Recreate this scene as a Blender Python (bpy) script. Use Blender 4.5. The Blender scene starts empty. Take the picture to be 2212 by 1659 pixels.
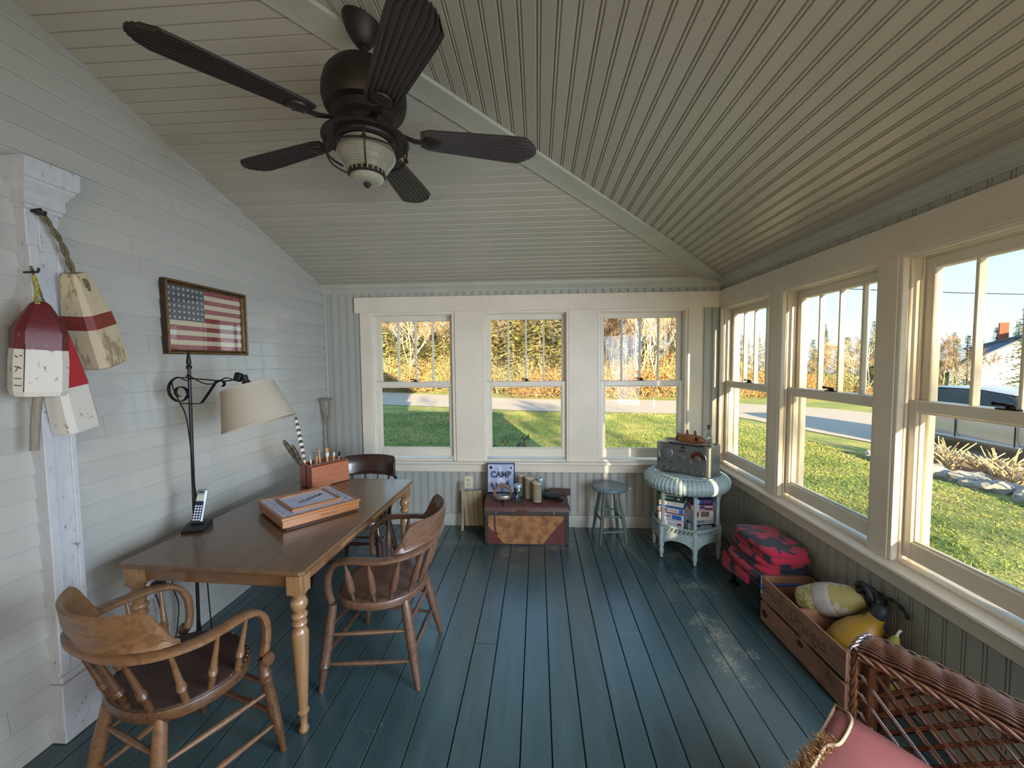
import bpy, bmesh, math, random
from math import sin, cos, pi, radians, sqrt, atan2
from mathutils import Vector, Matrix
random.seed(7)
SC = bpy.context.scene
COL = SC.collection

# ------------------------------------------------------------ camera, sky, sun, exposure
CAM_H = 1.6
FPX, PITCH, YAW, ROLL = 881.46, 0.0571, -0.0630, -0.0093
_fw = Vector((sin(YAW)*cos(PITCH), cos(YAW)*cos(PITCH), -sin(PITCH)))
_rt = Vector((cos(YAW), -sin(YAW), 0.0))
_up = _rt.cross(_fw)
_r2 = _rt*cos(ROLL) + _up*sin(ROLL)
_u2 = -_rt*sin(ROLL) + _up*cos(ROLL)
cam_d = bpy.data.cameras.new('camera'); cam = bpy.data.objects.new('camera', cam_d); COL.objects.link(cam)
cam.matrix_world = Matrix(((_r2.x, _u2.x, -_fw.x, 0), (_r2.y, _u2.y, -_fw.y, 0), (_r2.z, _u2.z, -_fw.z, CAM_H), (0, 0, 0, 1)))
cam_d.sensor_fit = 'HORIZONTAL'; cam_d.sensor_width = 36.0; cam_d.lens = 36.0*FPX/2212.0
cam_d.clip_start = 0.02; cam_d.clip_end = 500
SC.camera = cam
SC.view_settings.view_transform = 'Standard'; SC.view_settings.look = 'None'
SC.view_settings.gamma = 1.0; SC.view_settings.use_curve_mapping = False
SC.view_settings.exposure = 0.72

W = bpy.data.worlds.new('sky'); SC.world = W; W.use_nodes = True
_n = W.node_tree.nodes; _l = W.node_tree.links
for x in list(_n): _n.remove(x)
_tc = _n.new('ShaderNodeTexCoord'); _sp = _n.new('ShaderNodeSeparateXYZ'); _cr = _n.new('ShaderNodeValToRGB')
_bg = _n.new('ShaderNodeBackground'); _wo = _n.new('ShaderNodeOutputWorld')
_l.new(_tc.outputs['Generated'], _sp.inputs[0]); _l.new(_sp.outputs['Z'], _cr.inputs[0])
_e = _cr.color_ramp.elements
_e[0].position = 0.0; _e[0].color = (0.82, 0.92, 0.94, 1)
_e[1].position = 1.0; _e[1].color = (0.30, 0.52, 1.0, 1)
for p, c in ((0.08, (0.68, 0.90, 0.99, 1)), (0.25, (0.48, 0.80, 1.0, 1)), (0.6, (0.38, 0.66, 1.0, 1))):
    q = _e.new(p); q.color = c
_l.new(_cr.outputs[0], _bg.inputs[0]); _bg.inputs[1].default_value = 0.9
_l.new(_bg.outputs[0], _wo.inputs[0])

def light_area(name, loc, look, sx, sy, power, color):
    d = bpy.data.lights.new(name, 'AREA'); d.shape = 'RECTANGLE'; d.size = sx; d.size_y = sy; d.energy = power; d.color = color
    o = bpy.data.objects.new(name, d); COL.objects.link(o); o.location = loc
    o.rotation_euler = (Vector(look)-Vector(loc)).to_track_quat('-Z', 'Y').to_euler()
    return o
SUN_DIR = Vector((-0.27, 1.0, -0.235)).normalized()
_s = bpy.data.lights.new('sun', 'SUN'); _s.energy = 16.0; _s.color = (1.0, 0.80, 0.50); _s.angle = radians(0.6)
_so = bpy.data.objects.new('sun', _s); COL.objects.link(_so); _so.rotation_euler = SUN_DIR.to_track_quat('-Z', 'Y').to_euler()
# added fill lamps: warm before the blank end wall, cool at unseen right-wall windows
light_area('fill_end_wall', (0.0, -1.45, 1.20), (-0.2, 3.0, 1.7), 3.2, 1.1, 24, (1.0, 0.84, 0.62))
light_area('fill_side_windows', (1.60, -0.35, 1.35), (-2.0, 2.4, 0.1), 1.6, 1.3, 24, (0.66, 0.80, 1.0)).data.spread = radians(125)
light_area('fill_near_window', (1.60, 0.62, 1.40), (-1.5, 3.5, 0.0), 0.75, 1.3, 28, (0.68, 0.81, 1.0)).data.spread = radians(110)

# ------------------------------------------------------------ helpers
def lin(c):
    if isinstance(c, str):
        c = c.lstrip('#'); c = [int(c[i:i+2], 16)/255 for i in (0, 2, 4)]
    return tuple((x/12.92 if x <= 0.04045 else ((x+0.055)/1.055)**2.4) for x in c[:3]) + (1.0,)

def tag(o, label=None, cat=None, group=None, kind=None):
    if label: o['label'] = label
    if cat: o['category'] = cat
    if group: o['group'] = group
    if kind: o['kind'] = kind
    return o

def empty(name, loc=(0, 0, 0), rz=0.0, parent=None, rot=None):
    o = bpy.data.objects.new(name, None); COL.objects.link(o); o.location = loc
    o.rotation_euler = rot if rot else (0, 0, rz); o.empty_display_size = 0.1
    if parent: o.parent = parent
    return o

KIDS = {}
def link(o, parent=None):
    COL.objects.link(o)
    if parent is not None:
        o.parent = parent; KIDS.setdefault(parent, []).append(o)
    return o

def dup(o, parent=None, loc=None, rz=None, label=None, group=None):
    c = o.copy(); link(c, parent)
    if loc is not None: c.location = loc
    if rz is not None: c.rotation_euler = (0, 0, rz)
    if label: c['label'] = label
    if group: c['group'] = group
    for k in KIDS.get(o, []): dup(k, c)
    return c

class MB:
    def __init__(s): s.v = []; s.f = []; s.m = []
    def add(s, vs, fs, mat=0):
        b = len(s.v); s.v.extend([tuple(p) for p in vs]); s.f.extend([tuple(i+b for i in f) for f in fs]); s.m.extend([mat]*len(fs)); return s
    def box(s, c, d, ch=0.0, M=None, mat=0):
        hx, hy, hz = d[0]/2, d[1]/2, d[2]/2
        if ch <= 0:
            vs = [Vector((x*hx, y*hy, z*hz)) for x in (-1, 1) for y in (-1, 1) for z in (-1, 1)]
            fs = [(0, 1, 3, 2), (4, 6, 7, 5), (0, 4, 5, 1), (2, 3, 7, 6), (0, 2, 6, 4), (1, 5, 7, 3)]
        else:
            ch = min(ch, hx*.9, hy*.9, hz*.9)
            vs = []; idx = {}
            for x in (-1, 1):
                for y in (-1, 1):
                    for z in (-1, 1):
                        for a in range(3):
                            h = [hx, hy, hz]
                            q = [h[k]-(0 if k == a else ch) for k in range(3)]
                            idx[(x, y, z, a)] = len(vs); vs.append(Vector((x*q[0], y*q[1], z*q[2])))
            fs = []
            def F(*k): fs.append(tuple(idx[i] for i in k))
            for sg in (-1, 1):
                r = lambda t: t if sg > 0 else t[::-1]
                F(*r([(sg, -1, -1, 0), (sg, 1, -1, 0), (sg, 1, 1, 0), (sg, -1, 1, 0)]))
                F(*r([(-1, sg, -1, 1), (-1, sg, 1, 1), (1, sg, 1, 1), (1, sg, -1, 1)]))
                F(*r([(-1, -1, sg, 2), (1, -1, sg, 2), (1, 1, sg, 2), (-1, 1, sg, 2)]))
            for a in (-1, 1):
                for b in (-1, 1):
                    F((a, b, -1, 0), (a, b, 1, 0), (a, b, 1, 1), (a, b, -1, 1))
                    F((a, -1, b, 0), (a, 1, b, 0), (a, 1, b, 2), (a, -1, b, 2))
                    F((-1, a, b, 1), (1, a, b, 1), (1, a, b, 2), (-1, a, b, 2))
                    for z in (-1, 1): F((a, b, z, 0), (a, b, z, 1), (a, b, z, 2))
        T = Matrix.Translation(Vector(c)) @ (M if M is not None else Matrix.Identity(4))
        return s.add([T @ p for p in vs], fs, mat)
    def bx(s, x0, x1, y0, y1, z0, z1, ch=0.0, mat=0):
        return s.box(((x0+x1)/2, (y0+y1)/2, (z0+z1)/2), (abs(x1-x0), abs(y1-y0), abs(z1-z0)), ch, None, mat)
    def sweep(s, pts, outs, a, b, seg=8, mat=0, closed=False, power=2.0, caps=True):
        """section of half sizes a (along outs) and b, superellipse power"""
        n = len(pts); pts = [Vector(p) for p in pts]; rings = []
        for i in range(n):
            t = (pts[(i+1) % n]-pts[i-1]) if closed else (pts[min(i+1, n-1)]-pts[max(i-1, 0)])
            t.normalize(); o = Vector(outs[i] if isinstance(outs, list) else outs); o = (o-t*o.dot(t))
            if o.length < 1e-6: o = t.orthogonal()
            o.normalize(); bb = t.cross(o)
            aa = a[i] if isinstance(a, (list, tuple)) else a; b2 = b[i] if isinstance(b, (list, tuple)) else b
            ring = []
            for k in range(seg):
                an = 2*pi*k/seg + pi/seg; c_, s_ = cos(an), sin(an)
                c2 = abs(c_)**(2/power)*(1 if c_ >= 0 else -1); s2 = abs(s_)**(2/power)*(1 if s_ >= 0 else -1)
                ring.append(pts[i]+o*(aa*c2)+bb*(b2*s2))
            rings.append(ring)
        vs = [p for r in rings for p in r]; fs = []
        m = n if closed else n-1
        for i in range(m):
            j = (i+1) % n
            for k in range(seg):
                k2 = (k+1) % seg
                fs.append((i*seg+k, i*seg+k2, j*seg+k2, j*seg+k))
        if not closed and caps:
            fs.append(tuple(range(seg-1, -1, -1))); fs.append(tuple((n-1)*seg+k for k in range(seg)))
        return s.add(vs, fs, mat)
    def tube(s, pts, r, seg=8, mat=0, closed=False, caps=True):
        pts = [Vector(p) for p in pts]; n = len(pts)
        t0 = (pts[1]-pts[0]).normalized(); o = t0.orthogonal().normalized(); outs = []
        for i in range(n):
            t = (pts[(i+1) % n]-pts[i-1]) if closed else (pts[min(i+1, n-1)]-pts[max(i-1, 0)])
            if t.length < 1e-9: t = t0.copy()
            t.normalize(); o = o-t*o.dot(t)
            if o.length < 1e-6: o = t.orthogonal()
            o.normalize(); outs.append(o.copy())
        return s.sweep(pts, outs, r, r, seg, mat, closed, 2.0, caps)
    def lathe(s, prof, seg=16, M=None, mat=0, sx=1.0, sy=1.0):
        vs = []; fs = []; rings = []
        T = M if M is not None else Matrix.Identity(4)
        for (r, z) in prof:
            if r <= 1e-6: rings.append([len(vs)]); vs.append(T @ Vector((0, 0, z)))
            else:
                rings.append(list(range(len(vs), len(vs)+seg)))
                for k in range(seg): vs.append(T @ Vector((r*cos(2*pi*k/seg)*sx, r*sin(2*pi*k/seg)*sy, z)))
        for a, b in zip(rings, rings[1:]):
            if len(a) == 1 and len(b) == 1: continue
            for k in range(seg):
                k2 = (k+1) % seg
                if len(a) == 1: fs.append((a[0], b[k2], b[k]))
                elif len(b) == 1: fs.append((a[k], a[k2], b[0]))
                else: fs.append((a[k], a[k2], b[k2], b[k]))
        return s.add(vs, fs, mat)
    def turned(s, p0, p1, prof, seg=10, mat=0):
        """lathe between two points, prof = [(t, r)]"""
        p0 = Vector(p0); p1 = Vector(p1); d = p1-p0; L = d.length
        M = Matrix.Translation(p0) @ d.to_track_quat('Z', 'Y').to_matrix().to_4x4()
        pr = [(r, t*L) for t, r in prof]
        return s.lathe([(0, pr[0][1])]+pr+[(0, pr[-1][1])], seg, M, mat)
    def prism(s, poly, h0, h1, M=None, mat=0):
        """poly in local xy extruded along z"""
        n = len(poly); T = M if M is not None else Matrix.Identity(4)
        vs = [T @ Vector((x, y, h0)) for x, y in poly]+[T @ Vector((x, y, h1)) for x, y in poly]
        fs = [tuple(range(n-1, -1, -1)), tuple(range(n, 2*n))]+[(i, (i+1) % n, n+(i+1) % n, n+i) for i in range(n)]
        return s.add(vs, fs, mat)
    def loops(s, rings, cap=True, mat=0):
        n = len(rings[0]); vs = [p for r in rings for p in r]; fs = []
        for i in range(len(rings)-1):
            for k in range(n): k2 = (k+1) % n; fs.append((i*n+k, i*n+k2, (i+1)*n+k2, (i+1)*n+k))
        if cap: fs.append(tuple(range(n-1, -1, -1))); fs.append(tuple((len(rings)-1)*n+k for k in range(n)))
        return s.add(vs, fs, mat)
    def grid(s, fn, nu, nv, mat=0, cu=False):
        vs = [fn(i/nu, j/nv) for j in range(nv+1) for i in range(nu+1)]
        fs = [(j*(nu+1)+i, j*(nu+1)+i+1, (j+1)*(nu+1)+i+1, (j+1)*(nu+1)+i) for j in range(nv) for i in range(nu)]
        return s.add(vs, fs, mat)
    def mesh(s, name, mats, smooth=35):
        me = bpy.data.meshes.new(name); me.from_pydata(s.v, [], s.f)
        for m in (mats if isinstance(mats, (list, tuple)) else [mats]): me.materials.append(m)
        if isinstance(mats, (list, tuple)) and len(mats) > 1: me.polygons.foreach_set('material_index', s.m)
        if smooth:
            me.shade_smooth(); me.set_sharp_from_angle(angle=radians(smooth))
        me.update(); return me
    def build(s, name, mats, parent=None, smooth=35):
        return link(bpy.data.objects.new(name, s.mesh(name, mats, smooth)), parent)

def recalc(o):
    bm = bmesh.new(); bm.from_mesh(o.data); bmesh.ops.recalc_face_normals(bm, faces=bm.faces); bm.to_mesh(o.data); bm.free(); return o

def text_mesh(txt, size, mat, name, parent, M, depth=0.0006, align='CENTER', shear=0.0, bold=0.0, fit=None):
    cu = bpy.data.curves.new('lettering', 'FONT'); cu.body = txt; cu.size = size; cu.extrude = depth; cu.shear = shear
    cu.align_x = align; cu.align_y = 'CENTER'; cu.offset = bold; cu.resolution_u = 2
    t = bpy.data.objects.new('tmp', cu); COL.objects.link(t)
    dg = bpy.context.evaluated_depsgraph_get(); me = bpy.data.meshes.new_from_object(t.evaluated_get(dg))
    bpy.data.objects.remove(t); bpy.data.curves.remove(cu)
    if fit:
        xs = [v.co.x for v in me.vertices]; w = max(xs)-min(xs); k = fit/w if w > 0 else 1
        me.transform(Matrix.Diagonal((k, 1, 1, 1)))
    me.transform(M); me.materials.clear(); me.materials.append(mat)
    return link(bpy.data.objects.new(name, me), parent)

def catmull(pts, n=6, closed=False):
    P = [Vector(p) for p in pts]; out = []; m = len(P)
    for i in range(m if closed else m-1):
        if closed: a, b, c, d = P[i-1], P[i], P[(i+1) % m], P[(i+2) % m]
        else: a, b, c, d = P[max(i-1, 0)], P[i], P[i+1], P[min(i+2, m-1)]
        for k in range(n):
            t = k/n
            out.append(0.5*((2*b)+(-a+c)*t+(2*a-5*b+4*c-d)*t*t+(-a+3*b-3*c+d)*t**3))
    if not closed: out.append(P[-1])
    return out

# ------------------------------------------------------------ materials
def mat_new(name):
    m = bpy.data.materials.new(name); m.use_nodes = True; nt = m.node_tree
    return m, nt.nodes, nt.links, nt.nodes['Principled BSDF']

def ramp(N, stops, interp='LINEAR'):
    r = N.new('ShaderNodeValToRGB'); r.color_ramp.interpolation = interp; e = r.color_ramp.elements
    while len(e) > 1: e.remove(e[-1])
    e[0].position = stops[0][0]; e[0].color = lin(stops[0][1]) if isinstance(stops[0][1], str) else stops[0][1]
    for p, c in stops[1:]:
        q = e.new(p); q.color = lin(c) if isinstance(c, str) else c
    return r

def coords(N, L, scale=(1, 1, 1), kind='Object', rnd=True):
    tc = N.new('ShaderNodeTexCoord'); mp = N.new('ShaderNodeMapping'); mp.inputs['Scale'].default_value = scale
    L.new(tc.outputs[kind], mp.inputs[0])
    if rnd:
        oi = N.new('ShaderNodeObjectInfo'); mu = N.new('ShaderNodeMath'); mu.operation = 'MULTIPLY'; mu.inputs[1].default_value = 17.0
        L.new(oi.outputs['Random'], mu.inputs[0]); cx = N.new('ShaderNodeCombineXYZ')
        for k in range(3): L.new(mu.outputs[0], cx.inputs[k])
        L.new(cx.outputs[0], mp.inputs['Location'])
    return mp

def noise(N, L, mp, scale, detail=4, rough=0.55, dist=0.0):
    n = N.new('ShaderNodeTexNoise'); n.inputs['Scale'].default_value = scale; n.inputs['Detail'].default_value = detail
    n.inputs['Roughness'].default_value = rough; n.inputs['Distortion'].default_value = dist
    L.new(mp.outputs[0], n.inputs['Vector']); return n

def bump(N, L, src, b, strength=0.2, dist=0.01):
    bp = N.new('ShaderNodeBump'); bp.inputs['Strength'].default_value = strength; bp.inputs['Distance'].default_value = dist
    L.new(src, bp.inputs['Height']); L.new(bp.outputs[0], b.inputs['Normal']); return bp

def M_plain(name, c, rough=0.5, metal=0.0, c2=None, scale=20, bmp=0.0, stretch=(1, 1, 1), coat=0.0, sheen=0.0, lo=0.35, hi=0.7, **kw):
    m, N, L, b = mat_new(name)
    b.inputs['Roughness'].default_value = rough; b.inputs['Metallic'].default_value = metal
    b.inputs['Coat Weight'].default_value = coat; b.inputs['Coat Roughness'].default_value = 0.15
    b.inputs['Sheen Weight'].default_value = sheen
    b.inputs['Base Color'].default_value = lin(c)
    if c2 is None:
        r, g, bb = lin(c)[:3]; k = 0.86
        c2 = (r*k, g*k, bb*k, 1)
    mp = coords(N, L, stretch); n = noise(N, L, mp, scale)
    r = ramp(N, [(lo, c), (hi, c2)]); L.new(n.outputs['Fac'], r.inputs[0]); L.new(r.outputs[0], b.inputs['Base Color'])
    if bmp: bump(N, L, n.outputs['Fac'], b, bmp)
    return m

def M_wood(name, c1, c2, axis=0, scale=6.0, rough=0.35, coat=0.2, dark=None, bmp=0.05, squeeze=14.0):
    m, N, L, b = mat_new(name)
    sc = [squeeze]*3; sc[axis] = 1.0
    mp = coords(N, L, tuple(sc)); n = noise(N, L, mp, scale/3, 6, 0.6, 0.6)
    st = [(0.30, c1), (0.52, c2), (0.62, c1), (0.78, c2)]
    r = ramp(N, st); L.new(n.outputs['Fac'], r.inputs[0]); out = r.outputs[0]
    if dark:
        mp2 = coords(N, L, (1, 1, 1)); n2 = noise(N, L, mp2, 5, 5, 0.7)
        r2 = ramp(N, [(0.52, (0, 0, 0, 1)), (0.72, (1, 1, 1, 1))]); L.new(n2.outputs['Fac'], r2.inputs[0])
        mx = N.new('ShaderNodeMix'); mx.data_type = 'RGBA'; L.new(r2.outputs[0], mx.inputs[0]); L.new(out, mx.inputs[6]); mx.inputs[7].default_value = lin(dark); out = mx.outputs[2]
    L.new(out, b.inputs['Base Color'])
    b.inputs['Roughness'].default_value = rough; b.inputs['Coat Weight'].default_value = coat; b.inputs['Coat Roughness'].default_value = 0.12
    bump(N, L, n.outputs['Fac'], b, bmp)
    return m

def M_worn(name, c, wear, amount=0.62, scale=9, rough=0.5, fine=60, stretch=(1, 1, 1), c_dirt=None, soft=0.03, bmp=0.2, spec=0.5):
    """paint c worn through to the colour wear in patches of their own shape"""
    m, N, L, b = mat_new(name)
    mp = coords(N, L, stretch); n = noise(N, L, mp, scale, 8, 0.68)
    n2 = noise(N, L, mp, fine, 3, 0.6)
    ad = N.new('ShaderNodeMath'); ad.operation = 'MULTIPLY_ADD'; ad.inputs[1].default_value = 0.25; L.new(n2.outputs['Fac'], ad.inputs[0]); L.new(n.outputs['Fac'], ad.inputs[2])
    r = ramp(N, [(amount+0.12, (0, 0, 0, 1)), (amount+0.12+soft, (1, 1, 1, 1))]); L.new(ad.outputs[0], r.inputs[0])
    base = ramp(N, [(0.3, c), (0.75, c_dirt or c)]); L.new(n.outputs['Fac'], base.inputs[0])
    mx = N.new('ShaderNodeMix'); mx.data_type = 'RGBA'; L.new(r.outputs[0], mx.inputs[0]); L.new(base.outputs[0], mx.inputs[6]); mx.inputs[7].default_value = lin(wear)
    L.new(mx.outputs[2], b.inputs['Base Color']); b.inputs['Roughness'].default_value = rough
    b.inputs['Specular IOR Level'].default_value = spec
    if bmp: bump(N, L, n2.outputs['Fac'], b, bmp, 0.004)
    return m

def M_board(name, c, c2, axis, rough=0.4, coat=0.0, grain=0.12):
    """painted board: the grain shows through as relief, tone shifts a little from board to board"""
    m, N, L, b = mat_new(name)
    sc = [30]*3; sc[axis] = 2.0
    mp = coords(N, L, tuple(sc)); n = noise(N, L, mp, 2.0, 5, 0.65, 0.3)
    oi = N.new('ShaderNodeObjectInfo'); r = ramp(N, [(0.0, c), (1.0, c2)])
    mixf = N.new('ShaderNodeMath'); mixf.operation = 'MULTIPLY_ADD'; mixf.inputs[1].default_value = 0.4
    L.new(n.outputs['Fac'], mixf.inputs[0])
    mu = N.new('ShaderNodeMath'); mu.operation = 'MULTIPLY'; mu.inputs[1].default_value = 0.6; L.new(oi.outputs['Random'], mu.inputs[0]); L.new(mu.outputs[0], mixf.inputs[2])
    L.new(mixf.outputs[0], r.inputs[0]); L.new(r.outputs[0], b.inputs['Base Color'])
    b.inputs['Roughness'].default_value = rough; b.inputs['Coat Weight'].default_value = coat
    bump(N, L, n.outputs['Fac'], b, grain, 0.004)
    return m

def M_glass(name, tint=(0.97, 0.98, 0.98, 1), refl=0.28):
    m, N, L, b = mat_new(name); N.remove(b)
    out = N['Material Output']; tr = N.new('ShaderNodeBsdfTransparent'); tr.inputs[0].default_value = tint
    gl = N.new('ShaderNodeBsdfGlossy'); gl.inputs['Roughness'].default_value = 0.02
    fr = N.new('ShaderNodeLayerWeight'); fr.inputs[0].default_value = 0.5; pw = N.new('ShaderNodeMath'); pw.operation = 'POWER'; pw.inputs[1].default_value = 5.0; L.new(fr.outputs['Facing'], pw.inputs[0])
    mu = N.new('ShaderNodeMath'); mu.operation = 'MULTIPLY_ADD'; mu.inputs[1].default_value = 0.96*refl; mu.inputs[2].default_value = 0.04*refl; L.new(pw.outputs[0], mu.inputs[0])
    mx = N.new('ShaderNodeMixShader'); L.new(mu.outputs[0], mx.inputs[0]); L.new(tr.outputs[0], mx.inputs[1]); L.new(gl.outputs[0], mx.inputs[2]); L.new(mx.outputs[0], out.inputs[0])
    return m

M = {}
M['trim'] = M_plain('cream_trim_paint', '#dacebb', 0.42, c2='#d0c4b1', scale=3)
M['sash'] = M_plain('sash_paint', '#ddd3c2', 0.35, c2='#d4cab8', scale=5)
M['clap'] = M_board('clapboard_paint', '#b2b0a8', '#a5a39c', 1, 0.26, 0.6, 0.45)
M['bead'] = M_board('beadboard_paint', '#a8a79d', '#9e9d94', 2, 0.42)
M['ceilB'] = M_board('ceiling_paint_back', '#aea798', '#a49d8f', 0, 0.36)
M['ceilR'] = M_board('ceiling_paint_right', '#aea798', '#a49d8f', 1, 0.36)
M['crown'] = M_plain('sage_trim_paint', '#b0ae9f', 0.4, c2='#a6a496', scale=4)
M['backing'] = M_plain('dark_backing', '#3a3b38', 0.8)
M['white_old'] = M_worn('chipped_white_paint', '#bdbdbf', '#75574c', 0.650, 42, 0.45, 150, (1, 1, 0.45), '#acacae', 0.03)
M['glass'] = M_glass('window_glass')
M['black_iron'] = M_plain('black_iron', '#17171a', 0.45, 0.3, scale=40)
M['bronze'] = M_plain('dark_bronze', '#241c18', 0.5, 0.3, c2='#2c221d', scale=12)
M['gap'] = M_plain('dark_gap', '#0b100f', 0.95)
# ------------------------------------------------------------ the room
R, Lw, D, Y0 = 1.678, -2.065, 3.875, -1.6
ZC = 2.32; SB, SR = 0.312, 0.268
def zback(y): return ZC+SB*(D-y)
def zright(x): return ZC+SR*(R-x)
def hipx(y): return R-(D-y)*SB/SR           # x of the hip over y
YR = D-(R-Lw)*SR/SB                          # where the hip meets the house wall

# floor: painted planks along y
def floor_mat():
    m, N, L, b = mat_new('green_floor_paint')
    mp = coords(N, L, (6, 0.8, 1)); n = noise(N, L, mp, 3, 6, 0.65, 0.4)
    mpw = coords(N, L, (1, 1, 1), rnd=False); nw = noise(N, L, mpw, 2.2, 9, 0.72); nf = noise(N, L, mpw, 55, 4, 0.7)
    base = ramp(N, [(0.25, '#2a3e40'), (0.6, '#364b4d'), (0.85, '#475b5c')]); L.new(n.outputs['Fac'], base.inputs[0])
    # bare wear along the walk line beside the crates and in front of the back wall
    sx = N.new('ShaderNodeSeparateXYZ'); L.new(mpw.outputs[0], sx.inputs[0])
    def band(sock, c, w):
        s = N.new('ShaderNodeMath'); s.operation = 'SUBTRACT'; L.new(sock, s.inputs[0]); s.inputs[1].default_value = c
        a = N.new('ShaderNodeMath'); a.operation = 'ABSOLUTE'; L.new(s.outputs[0], a.inputs[0])
        r = N.new('ShaderNodeMapRange'); r.inputs[1].default_value = w; r.inputs[2].default_value = 0; L.new(a.outputs[0], r.inputs[0]); return r.outputs[0]
    b1 = band(sx.outputs['X'], 1.02, 0.28); b2 = band(sx.outputs['Y'], 3.45, 0.45)
    mx = N.new('ShaderNodeMath'); mx.operation = 'MAXIMUM'; L.new(b1, mx.inputs[0]); L.new(b2, mx.inputs[1])
    f = N.new('ShaderNodeMath'); f.operation = 'MULTIPLY_ADD'; f.inputs[1].default_value = 0.16; L.new(mx.outputs[0], f.inputs[0]); L.new(nw.outputs['Fac'], f.inputs[2])
    f2 = N.new('ShaderNodeMath'); f2.operation = 'MULTIPLY_ADD'; f2.inputs[1].default_value = 0.42; L.new(nf.outputs['Fac'], f2.inputs[0]); L.new(f.outputs[0], f2.inputs[2])
    r = ramp(N, [(0.87, (0, 0, 0, 1)), (0.96, (1, 1, 1, 1))]); L.new(f2.outputs[0], r.inputs[0])
    m2 = N.new('ShaderNodeMix'); m2.data_type = 'RGBA'; k = N.new('ShaderNodeMath'); k.operation = 'MULTIPLY'; k.inputs[1].default_value = 0.75
    L.new(r.outputs[0], k.inputs[0]); L.new(k.outputs[0], m2.inputs[0]); L.new(base.outputs[0], m2.inputs[6]); m2.inputs[7].default_value = lin('#7d7f70')
    L.new(m2.outputs[2], b.inputs['Base Color'])
    rr = ramp(N, [(0.3, (0.26,)*3+(1,)), (0.8, (0.42,)*3+(1,))]); L.new(nw.outputs['Fac'], rr.inputs[0]); L.new(rr.outputs[0], b.inputs['Roughness'])
    b.inputs['Coat Weight'].default_value = 0.6; b.inputs['Coat Roughness'].default_value = 0.28
    bump(N, L, n.outputs['Fac'], b, 0.25, 0.006)
    return m
M['floor'] = floor_mat()
floor = MB().bx(Lw-0.1, R+0.1, Y0-.1, D+0.1, -0.10, -0.028).build('floor', M['gap']); tag(floor, kind='structure')
xs = [-2.06, -1.93, -1.79, -1.64, -1.50, -1.36, -1.22, -1.10, -0.98, -0.85, -0.71, -0.55, -0.368, -0.238, -0.08, 0.05, 0.183, 0.333, 0.459, 0.591, 0.72, 0.861, 0.99, 1.13, 1.27, 1.41, 1.55, R]
random.seed(3)
for i, (a, b_) in enumerate(zip(xs, xs[1:])):
    cuts = [Y0, D]
    if abs(a-0.861) < .01 or abs(a-0.72) < .001: cuts = [Y0, 2.692 if abs(a-.72) > .01 else 0.3, D]
    elif i % 3 == 0: cuts = [Y0, random.uniform(0.2, 3.2), D]
    for c0, c1 in zip(cuts, cuts[1:]):
        g = 0.0022; h = random.uniform(-.0012, .0012)
        MB().box(((a+b_)/2, (c0+c1)/2, -0.0145+h), (b_-a-2*g, c1-c0-0.002, 0.027), 0.0018).build('floorboard', M['floor'], floor, 30)

# left house wall: clapboards
wl = MB().bx(Lw-0.16, Lw-0.015, Y0-.1, D+.1, -0.1, 3.6).build('wall_left', M['backing']); tag(wl, kind='structure')
def clap(y0, y1, z, e=0.1, dz=0.0):
    # wedge: butt at the bottom stands proud
    poly = [(-.010, z-0.004), (0.0085, z-0.004), (0.0098, z-.001), (-0.004, z+e+0.01), (-.012, z+e+.01)]
    vs = [(Lw+px, y, pz) for y in (y0, y1) for px, pz in poly]; n = 5
    fs = [tuple(range(n)), tuple(range(2*n-1, n-1, -1))]+[(i, n+i, n+(i+1) % n, (i+1) % n) for i in range(n)]
    return MB().add(vs, fs).build('clapboard', M['clap'], wl, 0)
random.seed(11)
for k in range(-1, 33):
    z = 0.058+0.1*k
    yend = D-0.004 if z < ZC else D-(z-0.01-ZC)/SB
    if yend < 1.6: continue
    cuts = [Y0]+sorted(random.uniform(.8, D) for _ in range(random.choice((1, 1, 2))))+[yend]
    cuts = [c for c in cuts if c <= yend]
    cuts = [c for i, c in enumerate(cuts) if i == 0 or c-cuts[i-1] > .35 or c == yend]
    if len(cuts) > 2 and cuts[-1]-cuts[-2] < .3: cuts.pop(-2)
    for a, b_ in zip(cuts, cuts[1:]): clap(a+.0008, b_-.0008, max(z, .004) if k >= 0 else 0.004, 0.1 if k >= 0 else 0.054)
recess = []
# beadboard profile (u across, d out of the wall)
def bead_board(w, double=True):
    if double: return [(0, -.008), (.0022, -.0010), (.004, 0), (w-.018, 0), (w-.0158, -.0070), (w-.0138, -.0070), (w-.0118, -.0010), (w-.0078, 0), (w-.0042, -.0012), (w-.0018, -.0065), (w, -.008)]
    return [(0, -.009), (.0030, -.0075), (.0042, -.001), (.0055, 0), (w-.0045, 0), (w-.0030, -.002), (w-.0016, -.0075), (w, -.009)]
def board_poly(bm, prof, P, U, V, N, L0, L1, Lb0=None, Lb1=None):
    """extrude prof (u, d) from V*L0 to V*L1; Lb0/Lb1 are the ends at the far side of the board (for angled cuts)"""
    w = prof[-1][0]; Lb0 = L0 if Lb0 is None else Lb0; Lb1 = L1 if Lb1 is None else Lb1
    vs = []
    for end in (0, 1):
        for (u, d) in prof+[(w, -.012), (0, -.012)]:
            t = u/w; l = (L0*(1-t)+Lb0*t) if end == 0 else (L1*(1-t)+Lb1*t)
            vs.append(P+U*u+V*l+N*d)
    n = len(prof)+2
    fs = [tuple(range(n)), tuple(range(2*n-1, n-1, -1))]+[(i, n+i, n+(i+1) % n, (i+1) % n) for i in range(n)]
    bm.add(vs, fs)
PW = 0.0765
V3 = Vector
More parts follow.
